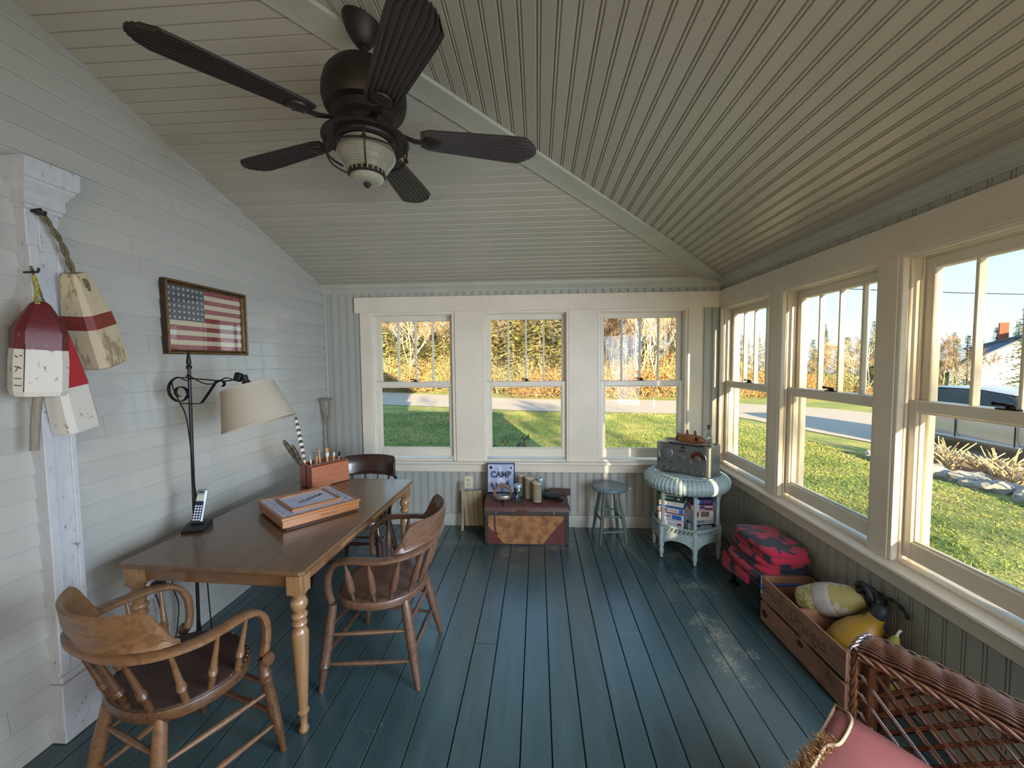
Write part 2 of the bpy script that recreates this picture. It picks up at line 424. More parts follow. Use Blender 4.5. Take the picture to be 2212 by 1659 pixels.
# windows: six in view and two further along; u positions
WW, ZB, ZT = 0.815, 0.64, 2.07
back_w = [(-1.607, -0.787), (-0.522, 0.290), (0.562, 1.379)]
right_w = [(3.857, 3.031), (2.923, 2.114), (2.008, 1.199), (1.093, 0.284), (0.178, -0.631)]
# back wall
wb = empty('wall_back'); tag(wb, kind='structure')
m = MB(); TH = 0.13
def wall_strips(mb, along, spans, lo, hi, mk):
    mk(mb, lo, hi, -0.1, ZB); mk(mb, lo, hi, ZT, 2.6)
    cur = lo
    for a, b_ in sorted((min(s), max(s)) for s in spans):
        if a > cur: mk(mb, cur, a, ZB, ZT)
        cur = b_
    mk(mb, cur, hi, ZB, ZT)
wall_strips(m, 0, back_w, Lw-.1, R+TH, lambda b_, a, c, z0, z1: b_.bx(a, c, D+.012, D+TH, z0, z1))
m.build('wall_core', M['trim'], wb, 0)
wr = empty('wall_right'); tag(wr, kind='structure')
m = MB(); wall_strips(m, 1, right_w, Y0-.1, D+.01, lambda b_, a, c, z0, z1: b_.bx(R+.012, R+TH, a, c, z0, z1))
m.build('wall_core', M['trim'], wr, 0)
wf = MB().bx(Lw-.1, R+TH, Y0-.12, Y0, -.1, 3.6).build('wall_front', M['trim'], None, 0); tag(wf, kind='structure')
pr = bead_board(PW)
nb = int((R-Lw)/PW)+1
lowm = {}
def put_board(parent, x, y, z0, z1, wall, w=PW):
    key = (wall, round(z0, 3), round(z1, 3), round(w, 4))
    if key not in lowm:
        b_ = MB()
        if wall == 'b': board_poly(b_, bead_board(w), V3((0, 0, 0)), V3((1, 0, 0)), V3((0, 0, 1)), V3((0, -1, 0)), z0, z1)
        else: board_poly(b_, bead_board(w), V3((0, 0, 0)), V3((0, -1, 0)), V3((0, 0, 1)), V3((-1, 0, 0)), z0, z1)
        lowm[key] = recalc(bpy.data.objects.new('t', b_.mesh('board', M['bead'], 25))).data
    o = link(bpy.data.objects.new('board', lowm[key]), parent); o.location = (x, y, 0); return o
x = Lw
for i in range(nb):
    w = min(PW, R-x)
    if w < .01: break
    if x < -1.72: put_board(wb, x, D, .105, ZC+.02, 'b', w)
    elif x > 1.47: put_board(wb, x, D, .105, ZC+.02, 'b', w)
    else:
        put_board(wb, x, D, .105, .60, 'b', w); put_board(wb, x, D, 2.16, ZC+.02, 'b', w)
    x += PW
y = D
while y > -0.2:
    put_board(wr, R, y, .105, .60, 'r'); put_board(wr, R, y, 2.16, ZC+.02, 'r'); y -= PW
# ceiling: two slopes of beaded boards, hip board between
ce = empty('ceiling'); tag(ce, kind='structure')
cw = 0.0625
nB = V3((0, -SB, -1)).normalized()*1.0
y = D; i = 0
while y-cw > YR-.01:
    b_ = MB(); y1 = y-cw
    P = V3((0, y, zback(y))); U = V3((0, -1, SB)).normalized(); w = cw*sqrt(1+SB*SB); Nn = V3((0, -SB, -1)).normalized()
    board_poly(b_, bead_board(w, False), P, U, V3((1, 0, 0)), Nn, Lw-.01, hipx(y)+.03, Lw-.01, hipx(y1)+.03)
    recalc(b_.build('board', M['ceilB'], ce, 25)); y = y1
x = R; cr_ = 0.067
while x-cr_ > Lw-.02:
    b_ = MB(); x1 = x-cr_
    yh = lambda xx: D-(R-xx)*SR/SB
    P = V3((x, 0, zright(x))); U = V3((-1, 0, SR)).normalized(); w = cr_*sqrt(1+SR*SR); Nn = V3((-SR, 0, -1)).normalized()
    board_poly(b_, bead_board(w), P, U, V3((0, 1, 0)), Nn, Y0-.05, yh(x)+.03, Y0-.05, yh(x1)+.03)
    recalc(b_.build('board', M['ceilR'], ce, 25)); x = x1
# roof deck and eaves above (keeps the sky out, shades the wall tops)
EV = 0.30
b_ = MB()
def roof_pt(x, y, dz): return V3((x, y, min(zback(y), zright(x))+dz))
A = V3((R+EV, D+EV, min(zback(D+EV), zright(R+EV))+.05)); Bc = V3((Lw, YR, zback(YR)+.05)); Cc = V3((Lw, D+EV, zback(D+EV)+.05)); Dd = V3((R+EV, Y0-.3, zright(R+EV)+.05)); Ee = V3((Lw, Y0-.3, zright(Lw)+.05))
up = V3((0, 0, .14))
for tri in ((A, Cc, Bc), (A, Bc, Ee, Dd)):
    n = len(tri); b_.add(list(tri)+[p+up for p in tri], [tuple(range(n)), tuple(range(2*n-1, n-1, -1))]+[(i, (i+1) % n, n+(i+1) % n, n+i) for i in range(n)])
roof = b_.build('ceiling_roof_deck', M['backing'], None, 0); tag(roof, kind='structure')
# hip board
hb = MB(); a0 = V3((R, D, ZC)); a1 = V3((Lw, YR, zback(YR))); dr = (a1-a0).normalized()
side = V3((dr.y, -dr.x, 0)).normalized()
hw = 0.070
def under(p): return V3((p.x, p.y, min(zback(p.y), zright(p.x))))
rows = []
for t in (0, 1):
    c = a0.lerp(a1, t); lft = under(c-side*hw); rgt = under(c+side*hw)
    dn = V3((0, 0, -1))
    rows.append([lft+dn*-.004, lft+dn*.018, c-side*hw*.72+dn*.030, c+dn*.030, c+side*hw*.72+dn*.030, rgt+dn*.018, rgt-dn*.004, c+V3((0, 0, .01))])
vs = rows[0]+rows[1]; n = 8
hb.add(vs, [tuple(range(n)), tuple(range(2*n-1, n-1, -1))]+[(i, n+i, n+(i+1) % n, (i+1) % n) for i in range(n)])
o = recalc(hb.build('trim_1', M['crown'], None, 30)); tag(o, kind='structure')
# crown mouldings under the eaves
def mould(prof, p0, p1, out, name, mat, parent=None, smooth=30):
    p0 = V3(p0); p1 = V3(p1); out = V3(out); b_ = MB(); n = len(prof)
    vs = [p+out*d+V3((0, 0, z)) for p in (p0, p1) for d, z in prof]
    b_.add(vs, [tuple(range(n)), tuple(range(2*n-1, n-1, -1))]+[(i, n+i, n+(i+1) % n, (i+1) % n) for i in range(n)])
    return recalc(b_.build(name, mat, parent, smooth))
crown = [(0, 2.256), (.006, 2.256), (.010, 2.262), (.010, 2.270), (.016, 2.276), (.022, 2.288), (.030, 2.300), (.038, 2.304), (.040, 2.312), (.046, 2.318), (.05, 2.36), (0, 2.36)]
tag(mould(crown, (Lw, D, 0), (R, D, 0), (0, -1, 0), 'trim_2', M['crown']), kind='structure')
tag(mould(crown, (R, Y0, 0), (R, D, 0), (-1, 0, 0), 'trim_3', M['crown']), kind='structure')
base = [(0, 0), (.018, 0), (.018, .098), (.014, .108), (.008, .112), (0, .112)]
tag(mould(base, (Lw, D, 0), (R, D, 0), (0, -1, 0), 'baseboard_back', M['bead']), kind='structure')
tag(mould(base, (R, Y0, 0), (R, D, 0), (-1, 0, 0), 'baseboard_right', M['bead']), kind='structure')
tag(MB().bx(Lw, Lw+.03, D-.03, D, .0, ZC+.01, .004).build('trim_4', M['bead']), kind='structure')
# flat casings
def casing(name, parts, extra=None):
    b_ = MB()
    for p in parts: b_.bx(*p, .003)
    return tag(b_.build(name, M['trim'], None, 30), kind='structure')
T = .022
casing('trim_5', [(-1.755, R, D-.030, D, 2.068, 2.216)])                        # header board, back
casing('trim_6', [(R-.030, R, Y0, D-.028, 2.068, 2.216)])                     # header board, right
k = 7
for a, c in ((-1.707, -1.607), (-.787, -.522), (.290, .562), (1.379, 1.502)):
    casing('trim_%d' % k, [(a, c, D-T, D, .637, 2.070)]); k += 1
for a, c in ((2.923, 3.031), (2.008, 2.114), (1.093, 1.199), (.178, .284), (Y0, -.631)):
    casing('trim_%d' % k, [(R-T, R, a, c, .637, 2.070)]); k += 1
# stools (inner sills) and aprons
stool = [(0, .612), (.055, .612), (.066, .616), (.069, .624), (.066, .633), (.058, .637), (-.03, .640), (-.03, .612)]
apron = [(0, .530), (.018, .530), (.022, .534), (.022, .612), (0, .612)]
tag(mould(stool, (-1.74, D, 0), (R, D, 0), (0, -1, 0), 'trim_20', M['trim']), kind='structure')
tag(mould(stool, (R, Y0, 0), (R, D, 0), (-1, 0, 0), 'trim_21', M['trim']), kind='structure')
tag(mould(apron, (-1.72, D, 0), (R, D, 0), (0, -1, 0), 'trim_22', M['trim']), kind='structure')
tag(mould(apron, (R, Y0, 0), (R, D, 0), (-1, 0, 0), 'trim_23', M['trim']), kind='structure')

# double-hung window: local x along the wall, y outward, z up, origin at the left foot of the opening
M['lock'] = M_plain('window_lock_bronze', '#1d1917', 0.4, 0.7, scale=30)
def make_window(name):
    w = empty(name); tag(w, kind='structure')
    H = ZT-ZB
    j = MB()
    j.bx(-.001, .012, 0, TH+.03, 0, H); j.bx(WW-.012, WW+.001, 0, TH+.03, 0, H); j.bx(0, WW, 0, TH+.03, H-.012, H+.001); j.bx(0, WW, .0, TH+.06, -.002, .010)
    j.build('jamb', M['sash'], w, 0)
    for nm, y0, y1, t in (('stop', -.018, .012, .022), ('stop', .012, .024, .030), ('parting_bead', .068, .076, .026), ('outer_stop', .115, .130, .030)):
        s_ = MB(); s_.bx(0, t, y0, y1, 0, H, .003); s_.bx(WW-t, WW, y0, y1, 0, H, .003); s_.bx(t, WW-t, y0, y1, H-t, H, .003)
        s_.build(nm, M['sash'], w, 30)
    # lower sash (inner track)
    a, b_ = .014, WW-.014; y0, y1 = .026, .066
    gl, gr = .070, WW-.064
    zb, zg, zm0, zm1 = .030, .112, .712, .762
    s_ = MB()
    s_.bx(a, gl, y0, y1, zb, zm1, .004); s_.bx(gr, b_, y0, y1, zb, zm1, .004); s_.bx(gl-.001, gr+.001, y0, y1, zb, zg, .004); s_.bx(gl-.001, gr+.001, y0, y1, zm0, zm1, .004)
    s_.build('lower_sash', M['sash'], w, 30)
    e_ = MB()
    for q in ((gl, gl+.008), (gr-.008, gr)): e_.bx(q[0], q[1], y0+.012, y1-.01, zg, zm0, .002)
    e_.bx(gl, gr, y0+.012, y1-.01, zg, zg+.008, .002); e_.bx(gl, gr, y0+.012, y1-.01, zm0-.008, zm0, .002)
    e_.build('glazing_bead', M['sash'], w, 30)
    MB().bx(gl, gr, .044, .047, zg, zm0).build('pane', M['glass'], w, 0)
    # upper sash (outer track)
    y0, y1 = .078, .114; zb2, zt = .715, H-.022; zg1 = H-.078
    s_ = MB()
    s_.bx(a, gl, y0, y1, zb2, zt, .004); s_.bx(gr, b_, y0, y1, zb2, zt, .004); s_.bx(gl-.001, gr+.001, y0, y1, zb2, zb2+.046, .004); s_.bx(gl-.001, gr+.001, y0, y1, zg1, zt, .004)
    s_.build('upper_sash', M['sash'], w, 30)
    g = (gr-gl)/4
    for i in range(4):
        MB().bx(gl+i*g, gl+(i+1)*g, .095, .098, zb2+.046, zg1).build('pane', M['glass'], w, 0)
        if i:
            q = MB(); xx = gl+i*g
            q.prism([(-.009, .086), (-.007, .081), (-.003, .079), (.003, .079), (.007, .081), (.009, .086), (.009, .106), (.004, .112), (-.004, .112), (-.009, .106)], zb2+.04, zg1+.004, Matrix.Translation((xx, 0, 0)))
            q.build('muntin', M['sash'], w, 30)
    # sash lock on the meeting rail
    c = WW/2; q = MB()
    q.box((c, .046, zm1+.003), (.075, .022, .006), .002); q.lathe([(0, .006), (.014, .006), (.015, .014), (.010, .022), (0, .024)], 12, Matrix.Translation((c+.008, .044, zm1)))
    q.tube([(c+.008, .044, zm1+.018), (c-.02, .036, zm1+.020), (c-.040, .032, zm1+.022)], [.006, .005, .008], 8)
    q.build('sash_lock', M['lock'], w, 40)
    # outer sill
    MB().box((WW/2, TH+.03, -.02), (WW+.06, .10, .03), .004).build('sill', M['sash'], w, 30)
    return w
w1 = make_window('window_1'); w1.location = (back_w[0][0], D, ZB)
for i, (a, c) in enumerate(back_w[1:]):
    q = dup(w1, None, (a, D, ZB), 0); q.name = 'window_%d' % (i+2)
for i, (a, c) in enumerate(right_w):
    q = dup(w1, None, (R, a-.0, ZB), -pi/2); q.name = 'window_%d' % (i+4)
# slab of the house roof mass and house body to the left, outside the frame
M['shingle'] = M_plain('roof_shingle', '#4a4a4c', 0.9)
hs = MB().bx(Lw-6.5, Lw-.17, -9.0, D-.2, -.6, 5.2); hs.prism([(-4.6, 5.2), (Lw+.2, 5.2), (-5.2+.0, 7.4)], -9.2, D, Matrix(((1, 0, 0, 0), (0, 0, 1, 0), (0, 1, 0, 0), (0, 0, 0, 1))))
hso = hs.build('wall_house', M['shingle'], None, 0); tag(hso, kind='structure')
fd = MB().bx(Lw, R+TH, D+.02, D+TH, -.65, -.1); fd.bx(R+.02, R+TH, Y0-.1, D+TH, -.65, -.1); tag(fd.build('wall_foundation', M['trim'], None, 0), kind='structure')
# ------------------------------------------------------------ outdoors
GZ = -0.6
def lawn_mat():
    m, N, L, b = mat_new('lawn')
    mp = coords(N, L, (1, 1, 1), rnd=False); n = noise(N, L, mp, 0.9, 6, 0.7); n2 = noise(N, L, mp, 14, 4, 0.75)
    ad = N.new('ShaderNodeMath'); ad.operation = 'MULTIPLY_ADD'; ad.inputs[1].default_value = 0.5; L.new(n2.outputs['Fac'], ad.inputs[0]); L.new(n.outputs['Fac'], ad.inputs[2])
    r = ramp(N, [(0.5, '#5c7434'), (0.72, '#7c8840'), (0.92, '#a39a58')]); L.new(ad.outputs[0], r.inputs[0])
    L.new(r.outputs[0], b.inputs['Base Color']); b.inputs['Roughness'].default_value = 0.95; bump(N, L, n2.outputs['Fac'], b, 0.8, 0.05); return m
M['lawn'] = lawn_mat()
M['road'] = M_plain('asphalt', '#b0a596', 0.9, c2='#a09687', scale=30, bmp=0.3)
M['bark'] = M_plain('bark', '#7d6b58', 0.9, c2='#5d5046', scale=12)
M['birch'] = M_plain('birch_bark', '#d6cdbd', 0.8, c2='#ab9f8e', scale=6)
M['needle'] = M_plain('spruce_needles', '#5d6b34', 0.9, c2='#3d4c26', scale=3)
M['needle2'] = M_plain('golden_needles', '#a29a62', 0.9, c2='#797a4a', scale=2)  # pale yellow-green needle colour
M['twig'] = M_plain('bare_twigs', '#a98f74', 0.9, c2='#7c6853', scale=3)
M['bracken'] = M_plain('bracken', '#b0864c', 0.9, c2='#8c603c', scale=2)
M['straw'] = M_plain('dry_stalks', '#cbb488', 0.9, c2='#a98d62', scale=4)
def gz(x, y):
    t = min(1, max(0, (x-15)/15)); return GZ-1.9*t*t*(3-2*t)
grd = MB(); grd.grid(lambda i, j: V3((-90+190*i, -60+170*j, gz(-90+190*i, 0))), 76, 4)
tag(grd.build('ground', M['lawn'], None, 0), kind='structure')
near = catmull([(-40, 28.5), (-18, 23.5), (-6, 19.7), (-0.4, 17.7), (4.1, 16.9), (6.6, 16.3), (7.55, 15.3), (7.75, 14.2), (8.15, 12.5), (8.55, 10.8), (8.9, 8.0), (9.0, 2.0), (9.0, -30)], 6)
far = catmull([(-40, 41), (-18, 32.5), (-8.3, 27.3), (-0.6, 23.2), (5.5, 22.4), (9.5, 20.6), (12.4, 18.3), (13.4, 15.5), (13.6, 12.5), (13.6, 10.8), (13.6, 8.0), (13.6, 2), (13.6, -30)], 6)
rd = MB(); vs = []; fs = []
for a, b_ in zip(near, far):
    vs += [(a.x, a.y, GZ+.02), (b_.x, b_.y, GZ+.02)]
for i in range(len(near)-1): fs.append((2*i, 2*i+2, 2*i+3, 2*i+1))
rd.add(vs, fs); far2 = [(p.x, p.y) for p in far]
tag(rd.build('road', M['road'], None, 0), kind='structure')
# grass blades near the house: uncountable
random.seed(21)
gb = MB(); vs = []; fs = []
for i in range(90000):
    if random.random() < .7: y = random.uniform(4.3, 17.2); x = random.uniform(-.36*y-.5, min(7.2, .6*y+2))
    else: x = random.uniform(2.2, 7.2); y = random.uniform(2.0, 12)
    if y > 15.5 and x < -2 and y > 17.2-.35*x-1: pass
    h = random.uniform(.012, .04); a = random.uniform(0, pi); w = random.uniform(.004, .011)*(.6+y/12); dx, dy = cos(a)*w, sin(a)*w; lx, ly = random.uniform(-.06, .06), random.uniform(-.06, .06)
    k = len(vs); vs += [(x-dx, y-dy, GZ), (x+dx, y+dy, GZ), (x+lx, y+ly, GZ+h)]; fs.append((k, k+1, k+2))
gb.add(vs, fs); tag(gb.build('grass', M['lawn'], None, 0), 'short lawn grass outside the windows', 'grass', kind='stuff')

def conifer(name, h, spread, mat, seed, dense=1.0, leaf=1.0):
    random.seed(seed); root = empty(name)
    t = MB(); t.tube([(0, 0, 0), (.05, 0, h*.5), (0, .03, h)], [h*.022, h*.014, .01], 6); t.build('trunk', M['bark'], root, 60)
    f = MB(); vs = []; fs = []
    nl = int(h*5.0*dense)
    for i in range(nl):
        u = i/nl; z = h*(.06+.93*u); R0 = spread*(1-u)**.8*random.uniform(.75, 1.1)+.06
        for k in range(int(10*dense)):
            a = random.uniform(0, 2*pi); r = R0*random.uniform(.55, 1.05); dz = -r*.28+random.uniform(-.12, .12)
            c, s_ = cos(a), sin(a)
            nseg = max(3, int(r/.16))
            for j in range(nseg):
                q = (j+.6)/nseg; px, py, pz = c*r*q, s_*r*q, z+dz*q*q
                for g in range(3):
                    L_ = random.uniform(.10, .24)*(1.25-.6*q)*leaf; aa = a+random.uniform(-1.5, 1.5); w = random.uniform(.02, .045)*leaf
                    ex, ey, ez = px+cos(aa)*L_, py+sin(aa)*L_, pz+random.uniform(-.10, .06)
                    k0 = len(vs); vs += [(px-s_*w, py+c*w, pz), (px+s_*w, py-c*w, pz+.02), (ex, ey, ez)]; fs.append((k0, k0+1, k0+2))
    f.add(vs, fs); f.build('foliage', mat, root, 0); return root
def bare_tree(name, h, seed, mat, twigs=True, lean=0.1):
    random.seed(seed); root = empty(name); t = MB(); tw = MB(); vs = []; fs = []
    def br(p, d, L_, r, lev):
        q = p+d*L_*.5+V3((random.uniform(-.06, .06), random.uniform(-.06, .06), .02))*L_; e = p+d*L_
        t.tube([p, q, e], [r, r*.8, r*.6], 4 if lev else 6, 0, False, False)
        if lev >= 4:
            for _ in range(14):
                dd = (d+V3((random.uniform(-1, 1), random.uniform(-1, 1), random.uniform(-.5, .9)))*.8).normalized(); a = p.lerp(e, random.random()); b_ = a+dd*random.uniform(.2, .5)
                s_ = dd.orthogonal().normalized()*.008; k0 = len(vs); vs.extend([a-s_, a+s_, b_]); fs.append((k0, k0+1, k0+2))
            return
        for _ in range(3 if lev else 7):
            dd = (d*.9+V3((random.uniform(-1, 1), random.uniform(-1, 1), random.uniform(-.1, .7)))*.75).normalized()
            br(p.lerp(e, random.uniform(.45, 1) if lev else random.uniform(.25, 1)), dd, L_*(random.uniform(.5, .75) if lev else random.uniform(.3, .5)), r*.5, lev+1)
    br(V3((0, 0, 0)), V3((random.uniform(-lean, lean), random.uniform(-lean, lean), 1)).normalized(), h*.72, h*.0065, 0)
    t.build('trunk', mat, root, 60)
    if twigs: tw.add(vs, fs); tw.build('twigs', M['twig'], root, 0)
    return root
def shrub(name, h, r, mat, seed, n=1300, leaf=.07):
    random.seed(seed); root = empty(name); f = MB(); vs = []; fs = []; st = MB()
    for i in range(22):
        a = random.uniform(0, 2*pi); rr = r*random.uniform(.2, .95); st.tube([(0, 0, 0), (cos(a)*rr*.5, sin(a)*rr*.5, h*.55), (cos(a)*rr, sin(a)*rr, h*random.uniform(.7, 1.15))], [.012, .009, .004], 3)
    st.build('stems', M['twig'], root, 0)
    for i in range(n):
        a = random.uniform(0, 2*pi); q = sqrt(random.random())*r; z = h*random.random()**.8*(1-.35*(q/r)**2)
        p = V3((cos(a)*q, sin(a)*q, z)); d = V3((random.gauss(0, 1), random.gauss(0, 1), random.gauss(0, 1)+.3)).normalized(); s_ = d.orthogonal().normalized()
        L_ = leaf*random.uniform(.6, 1.7); k0 = len(vs); vs += [p-s_*L_*.35, p+s_*L_*.35, p+d*L_]; fs.append((k0, k0+1, k0+2))
    f.add(vs, fs); f.build('leaves', mat, root, 0); return root
protos = dict(
    spruce=[conifer('spruce_tree', 7.2, 1.9, M['needle'], 5), conifer('spruce_tree', 5.8, 1.7, M['needle'], 6)],
    golden=[conifer('evergreen_tree', 7.5, 2.3, M['needle2'], 7, 1.15, 1.7), conifer('evergreen_tree', 6.2, 2.1, M['needle2'], 8, 1.15, 1.7)],
    bare=[bare_tree('bare_tree', 8.0, 9, M['birch']), bare_tree('bare_tree', 7.0, 10, M['bark']), bare_tree('bare_tree', 7.5, 12, M['twig'])],
    shrub=[shrub('bracken_shrub', 1.7, 1.2, M['bracken'], 31), shrub('bracken_shrub', 1.4, 1.3, M['bracken'], 32), shrub('bracken_shrub', 1.9, 1.1, M['needle2'], 33)])
used_p = set()
def window_seen(x, y):
    a = x/y
    if a < -.34: return 'the far left of the road'
    if a < -.165: return 'the back wall left window'
    if a < .11: return 'the back wall middle window'
    if a < .40: return 'the back wall right window'
    if a < .58: return 'the corner window of the right wall'
    if a < .82: return 'the middle window of the right wall'
    return 'the nearest window of the right wall'
WORD = dict(spruce='dark green spruce', golden='golden green evergreen', bare='leafless pale tree', shrub='rusty bracken shrub')
ORD = 'first second third fourth fifth sixth seventh eighth ninth tenth eleventh twelfth thirteenth fourteenth fifteenth sixteenth seventeenth eighteenth nineteenth twentieth'.split()
def ordw(i): return ORD[i] if i < 20 else ('twenty '+ORD[i-20] if i < 39 else 'last')
PL = {}
def plant(kind, x, y, s=1.0, where=None):
    i = random.randrange(len(protos[kind])); p = protos[kind][i]; rz = random.uniform(0, 2*pi)
    if (kind, i) not in used_p: used_p.add((kind, i)); o = p; o.location = (x, y, gz(x, y))
    else: o = dup(p, None, (x, y, gz(x, y)))
    o.rotation_euler = (0, 0, rz); o.scale = (s, s, s*random.uniform(.92, 1.08))
    wn = window_seen(x, y)
    if not where: PL.setdefault((kind, wn), []).append((x/y, o))
    tag(o, where or WORD[kind], 'shrub' if kind == 'shrub' else 'tree', '%ss seen through %s' % (WORD[kind], wn) if not where else where+' group'); return o
random.seed(77)
def rowpts(a0, a1, dist, n, jit=1.0):
    for i in range(n):
        t = a0+(a1-a0)*(i+random.uniform(.2, .8))/n
        y = dist+random.uniform(-jit, jit); yield t*y, y
# verge of bracken behind the road (azimuth as x over y)
for x, y in rowpts(-.40, -.02, 28.0, 12, .8): plant('shrub', x, y-2.5*(x+5)/8*1.0 if x > -5 else y+1.2, random.uniform(.8, 1.2))
for x, y in rowpts(-.05, .42, 24.3, 15, .6): plant('shrub', x, y, random.uniform(.8, 1.25))
for x, y in rowpts(-.40, .42, 29.0, 20, 1.0): plant('shrub', x, y+1.5, random.uniform(1.2, 1.6))
for x, y in rowpts(.42, .72, 23.5, 9, .8): plant('shrub', x, y, random.uniform(.6, .9))
for x, y in rowpts(.42, 1.0, 34, 22, 2.0): plant('shrub', x, y, random.uniform(.8, 1.2))
# the wood
for x, y in rowpts(-.42, .12, 29.5, 13, .8): plant('golden', x, y+(1.8 if x < -4 else 0), random.uniform(.85, 1.1))
for x, y in rowpts(-.45, .2, 34, 15, 1.0): plant('golden', x, y, random.uniform(1.0, 1.2))
for x, y in rowpts(-.45, .45, 31, 16, 1.5): plant('bare', x, y, random.uniform(.8, 1.1))
for x, y in rowpts(.12, .42, 29, 12, 1.5): plant('bare', x, y, random.uniform(.85, 1.1))
for x, y in rowpts(-.45, .45, 40, 26, 1.5): plant('golden' if random.random() < .6 else 'spruce', x, y, random.uniform(1.1, 1.35))
for x, y in rowpts(-.45, .45, 46, 22, 1.5): plant('spruce', x, y, random.uniform(1.2, 1.5))
for x, y in rowpts(-1.1, -.45, 42, 14, 1.5): plant('golden' if random.random() < .5 else 'spruce', x, y+4, random.uniform(1.1, 1.4))
for x, y in rowpts(-.95, -.42, 36, 12, 1.0): plant('shrub', x, y+3, random.uniform(1.1, 1.5))
for x, y in rowpts(.42, 1.02, 37, 16, 2.0): plant('bare', x, y, random.uniform(.55, .75))
for x, y in rowpts(.42, 1.00, 42, 22, 2.0): plant('spruce' if random.random() < .6 else 'golden', x, y, random.uniform(.75, 1.0))
for x, y in rowpts(.42, 1.3, 52, 26, 2.5): plant('spruce', x, y, random.uniform(.9, 1.15))
for (kind, wn), lst in PL.items():
    for i, (a, o) in enumerate(sorted(lst, key=lambda t: t[0])): o['label'] = '%s, %s from the left in %s' % (WORD[kind], ordw(i), wn)
# leafless trees on the sunny side, outside the frame: they dapple the low sun
random.seed(5)
for n_, (x, y, s) in enumerate(((7.6, -14.5, .9), (9.4, -16.0, 1.0), (6.6, -18.5, 1.0), (11.5, -13.0, .8), (5.2, -13.0, .8))):
    o = plant('bare', x, y, s, where='leafless tree in the yard behind the photographer')
    o['label'] = 'leafless tree in the yard behind the photographer, %s of the five' % ordw(n_)
# spruce boughs in front of the white house
sp = dup(protos['spruce'][1], None, (26.4, 23.7, gz(26, 23))); tag(sp, 'dark spruce standing close in front of the white house', 'tree'); sp.scale = (1.2, 1.2, 1.2)
o = bare_tree('bare_tree', 6.5, 55, M['birch']); o.location = (6.1, 23.9, GZ); tag(o, 'white birch trunk by the verge, right side of the back wall right window', 'tree')
o = bare_tree('bare_tree', 7.0, 57, M['birch']); o.location = (7.1, 24.4, GZ); tag(o, 'birch with a leaning trunk next to the white birch at the verge', 'tree')

# white neighbour house
hx, hy = 22.6, 25.4
M['siding'] = M_plain('white_siding', '#b4b7bf', 0.7); M['roofing'] = M_plain('grey_roofing', '#6d737e', 0.8); M['siding_shade'] = M_plain('shade_tinted_siding', '#8e9db4', .7); M['brick'] = M_plain('chimney_brick', '#a0543c', 0.9)  # second siding: shade of the rear wall put into a blue-grey colour
H_ = empty('neighbour_house', (48.5, 43.6, -2.5), radians(-42)); H_.scale = (1.65,)*3; tag(H_, 'white sided house with a long lean-to roof and brick chimney beyond the drive', 'house')
b_ = MB(); b_.prism([(-3.2, 0), (6.5, 0), (6.5, 4.4), (1.2, 4.4), (-3.2, 1.55)], 0, 7, Matrix(((1, 0, 0, 0), (0, 0, 1, 0), (0, 1, 0, 0), (0, 0, 0, 1)))); recalc(b_.build('wall', M['siding'], H_, 0))
for k in range(16):
    z = .25*k+.2; x0 = -3.2 if z < 1.55 else -3.2+(z-1.55)/2.85*4.4
    MB().bx(x0, 6.5, -.03, 0, z, z+.02).build('siding_lap', M['siding'], H_, 0)
b_ = MB(); b_.prism([(-3.5, 1.34), (-3.5, 1.46), (1.2, 4.52), (6.7, 4.52), (6.7, 4.42), (1.2, 4.40)], -.3, 7.2, Matrix(((1, 0, 0, 0), (0, 0, 1, 0), (0, 1, 0, 0), (0, 0, 0, 1)))); recalc(b_.build('roof', M['roofing'], H_, 0))
MB().bx(-4.4, -3.2, 2.0, 6.5, 0, 2.0).build('annex', M['siding_shade'], H_, 0); MB().bx(-4.6, -3.1, 1.8, 6.7, 2.0, 2.15).build('annex_roof', M['roofing'], H_, 0)
b_ = MB(); b_.prism([(-2.2, 1.9), (6.5, 2.0), (6.5, 4.95), (3.0, 4.75), (-2.2, 3.05)], 1.4, 6.8, Matrix(((1, 0, 0, 0), (0, 0, 1, 0), (0, 1, 0, 0), (0, 0, 0, 1)))); recalc(b_.build('rear_wall', M['siding_shade'], H_, 0))
b_ = MB(); b_.prism([(-2.35, 3.0), (-2.35, 3.1), (3.0, 4.86), (6.8, 5.06), (6.8, 4.95), (3.0, 4.75)], 1.2, 7.0, Matrix(((1, 0, 0, 0), (0, 0, 1, 0), (0, 1, 0, 0), (0, 0, 0, 1)))); recalc(b_.build('rear_roof', M['roofing'], H_, 0))
MB().bx(-.95, -.52, 3.2, 3.8, 3.0, 4.72, .02).build('chimney', M['brick'], H_, 0)
for (x0, x1, z0, z1) in ((-2.42, -2.0, .52, .92), (.25, 1.1, 2.3, 2.8)):
    f = MB().bx(x0-.08, x1+.08, -.06, 0, z0-.08, z1+.08).build('window', M['siding'], H_, 0)
    MB().bx(x0, x1, -.08, -.055, z0, z1).build('pane', M_plain('house_pane', '#4a5058', .2), f, 0)
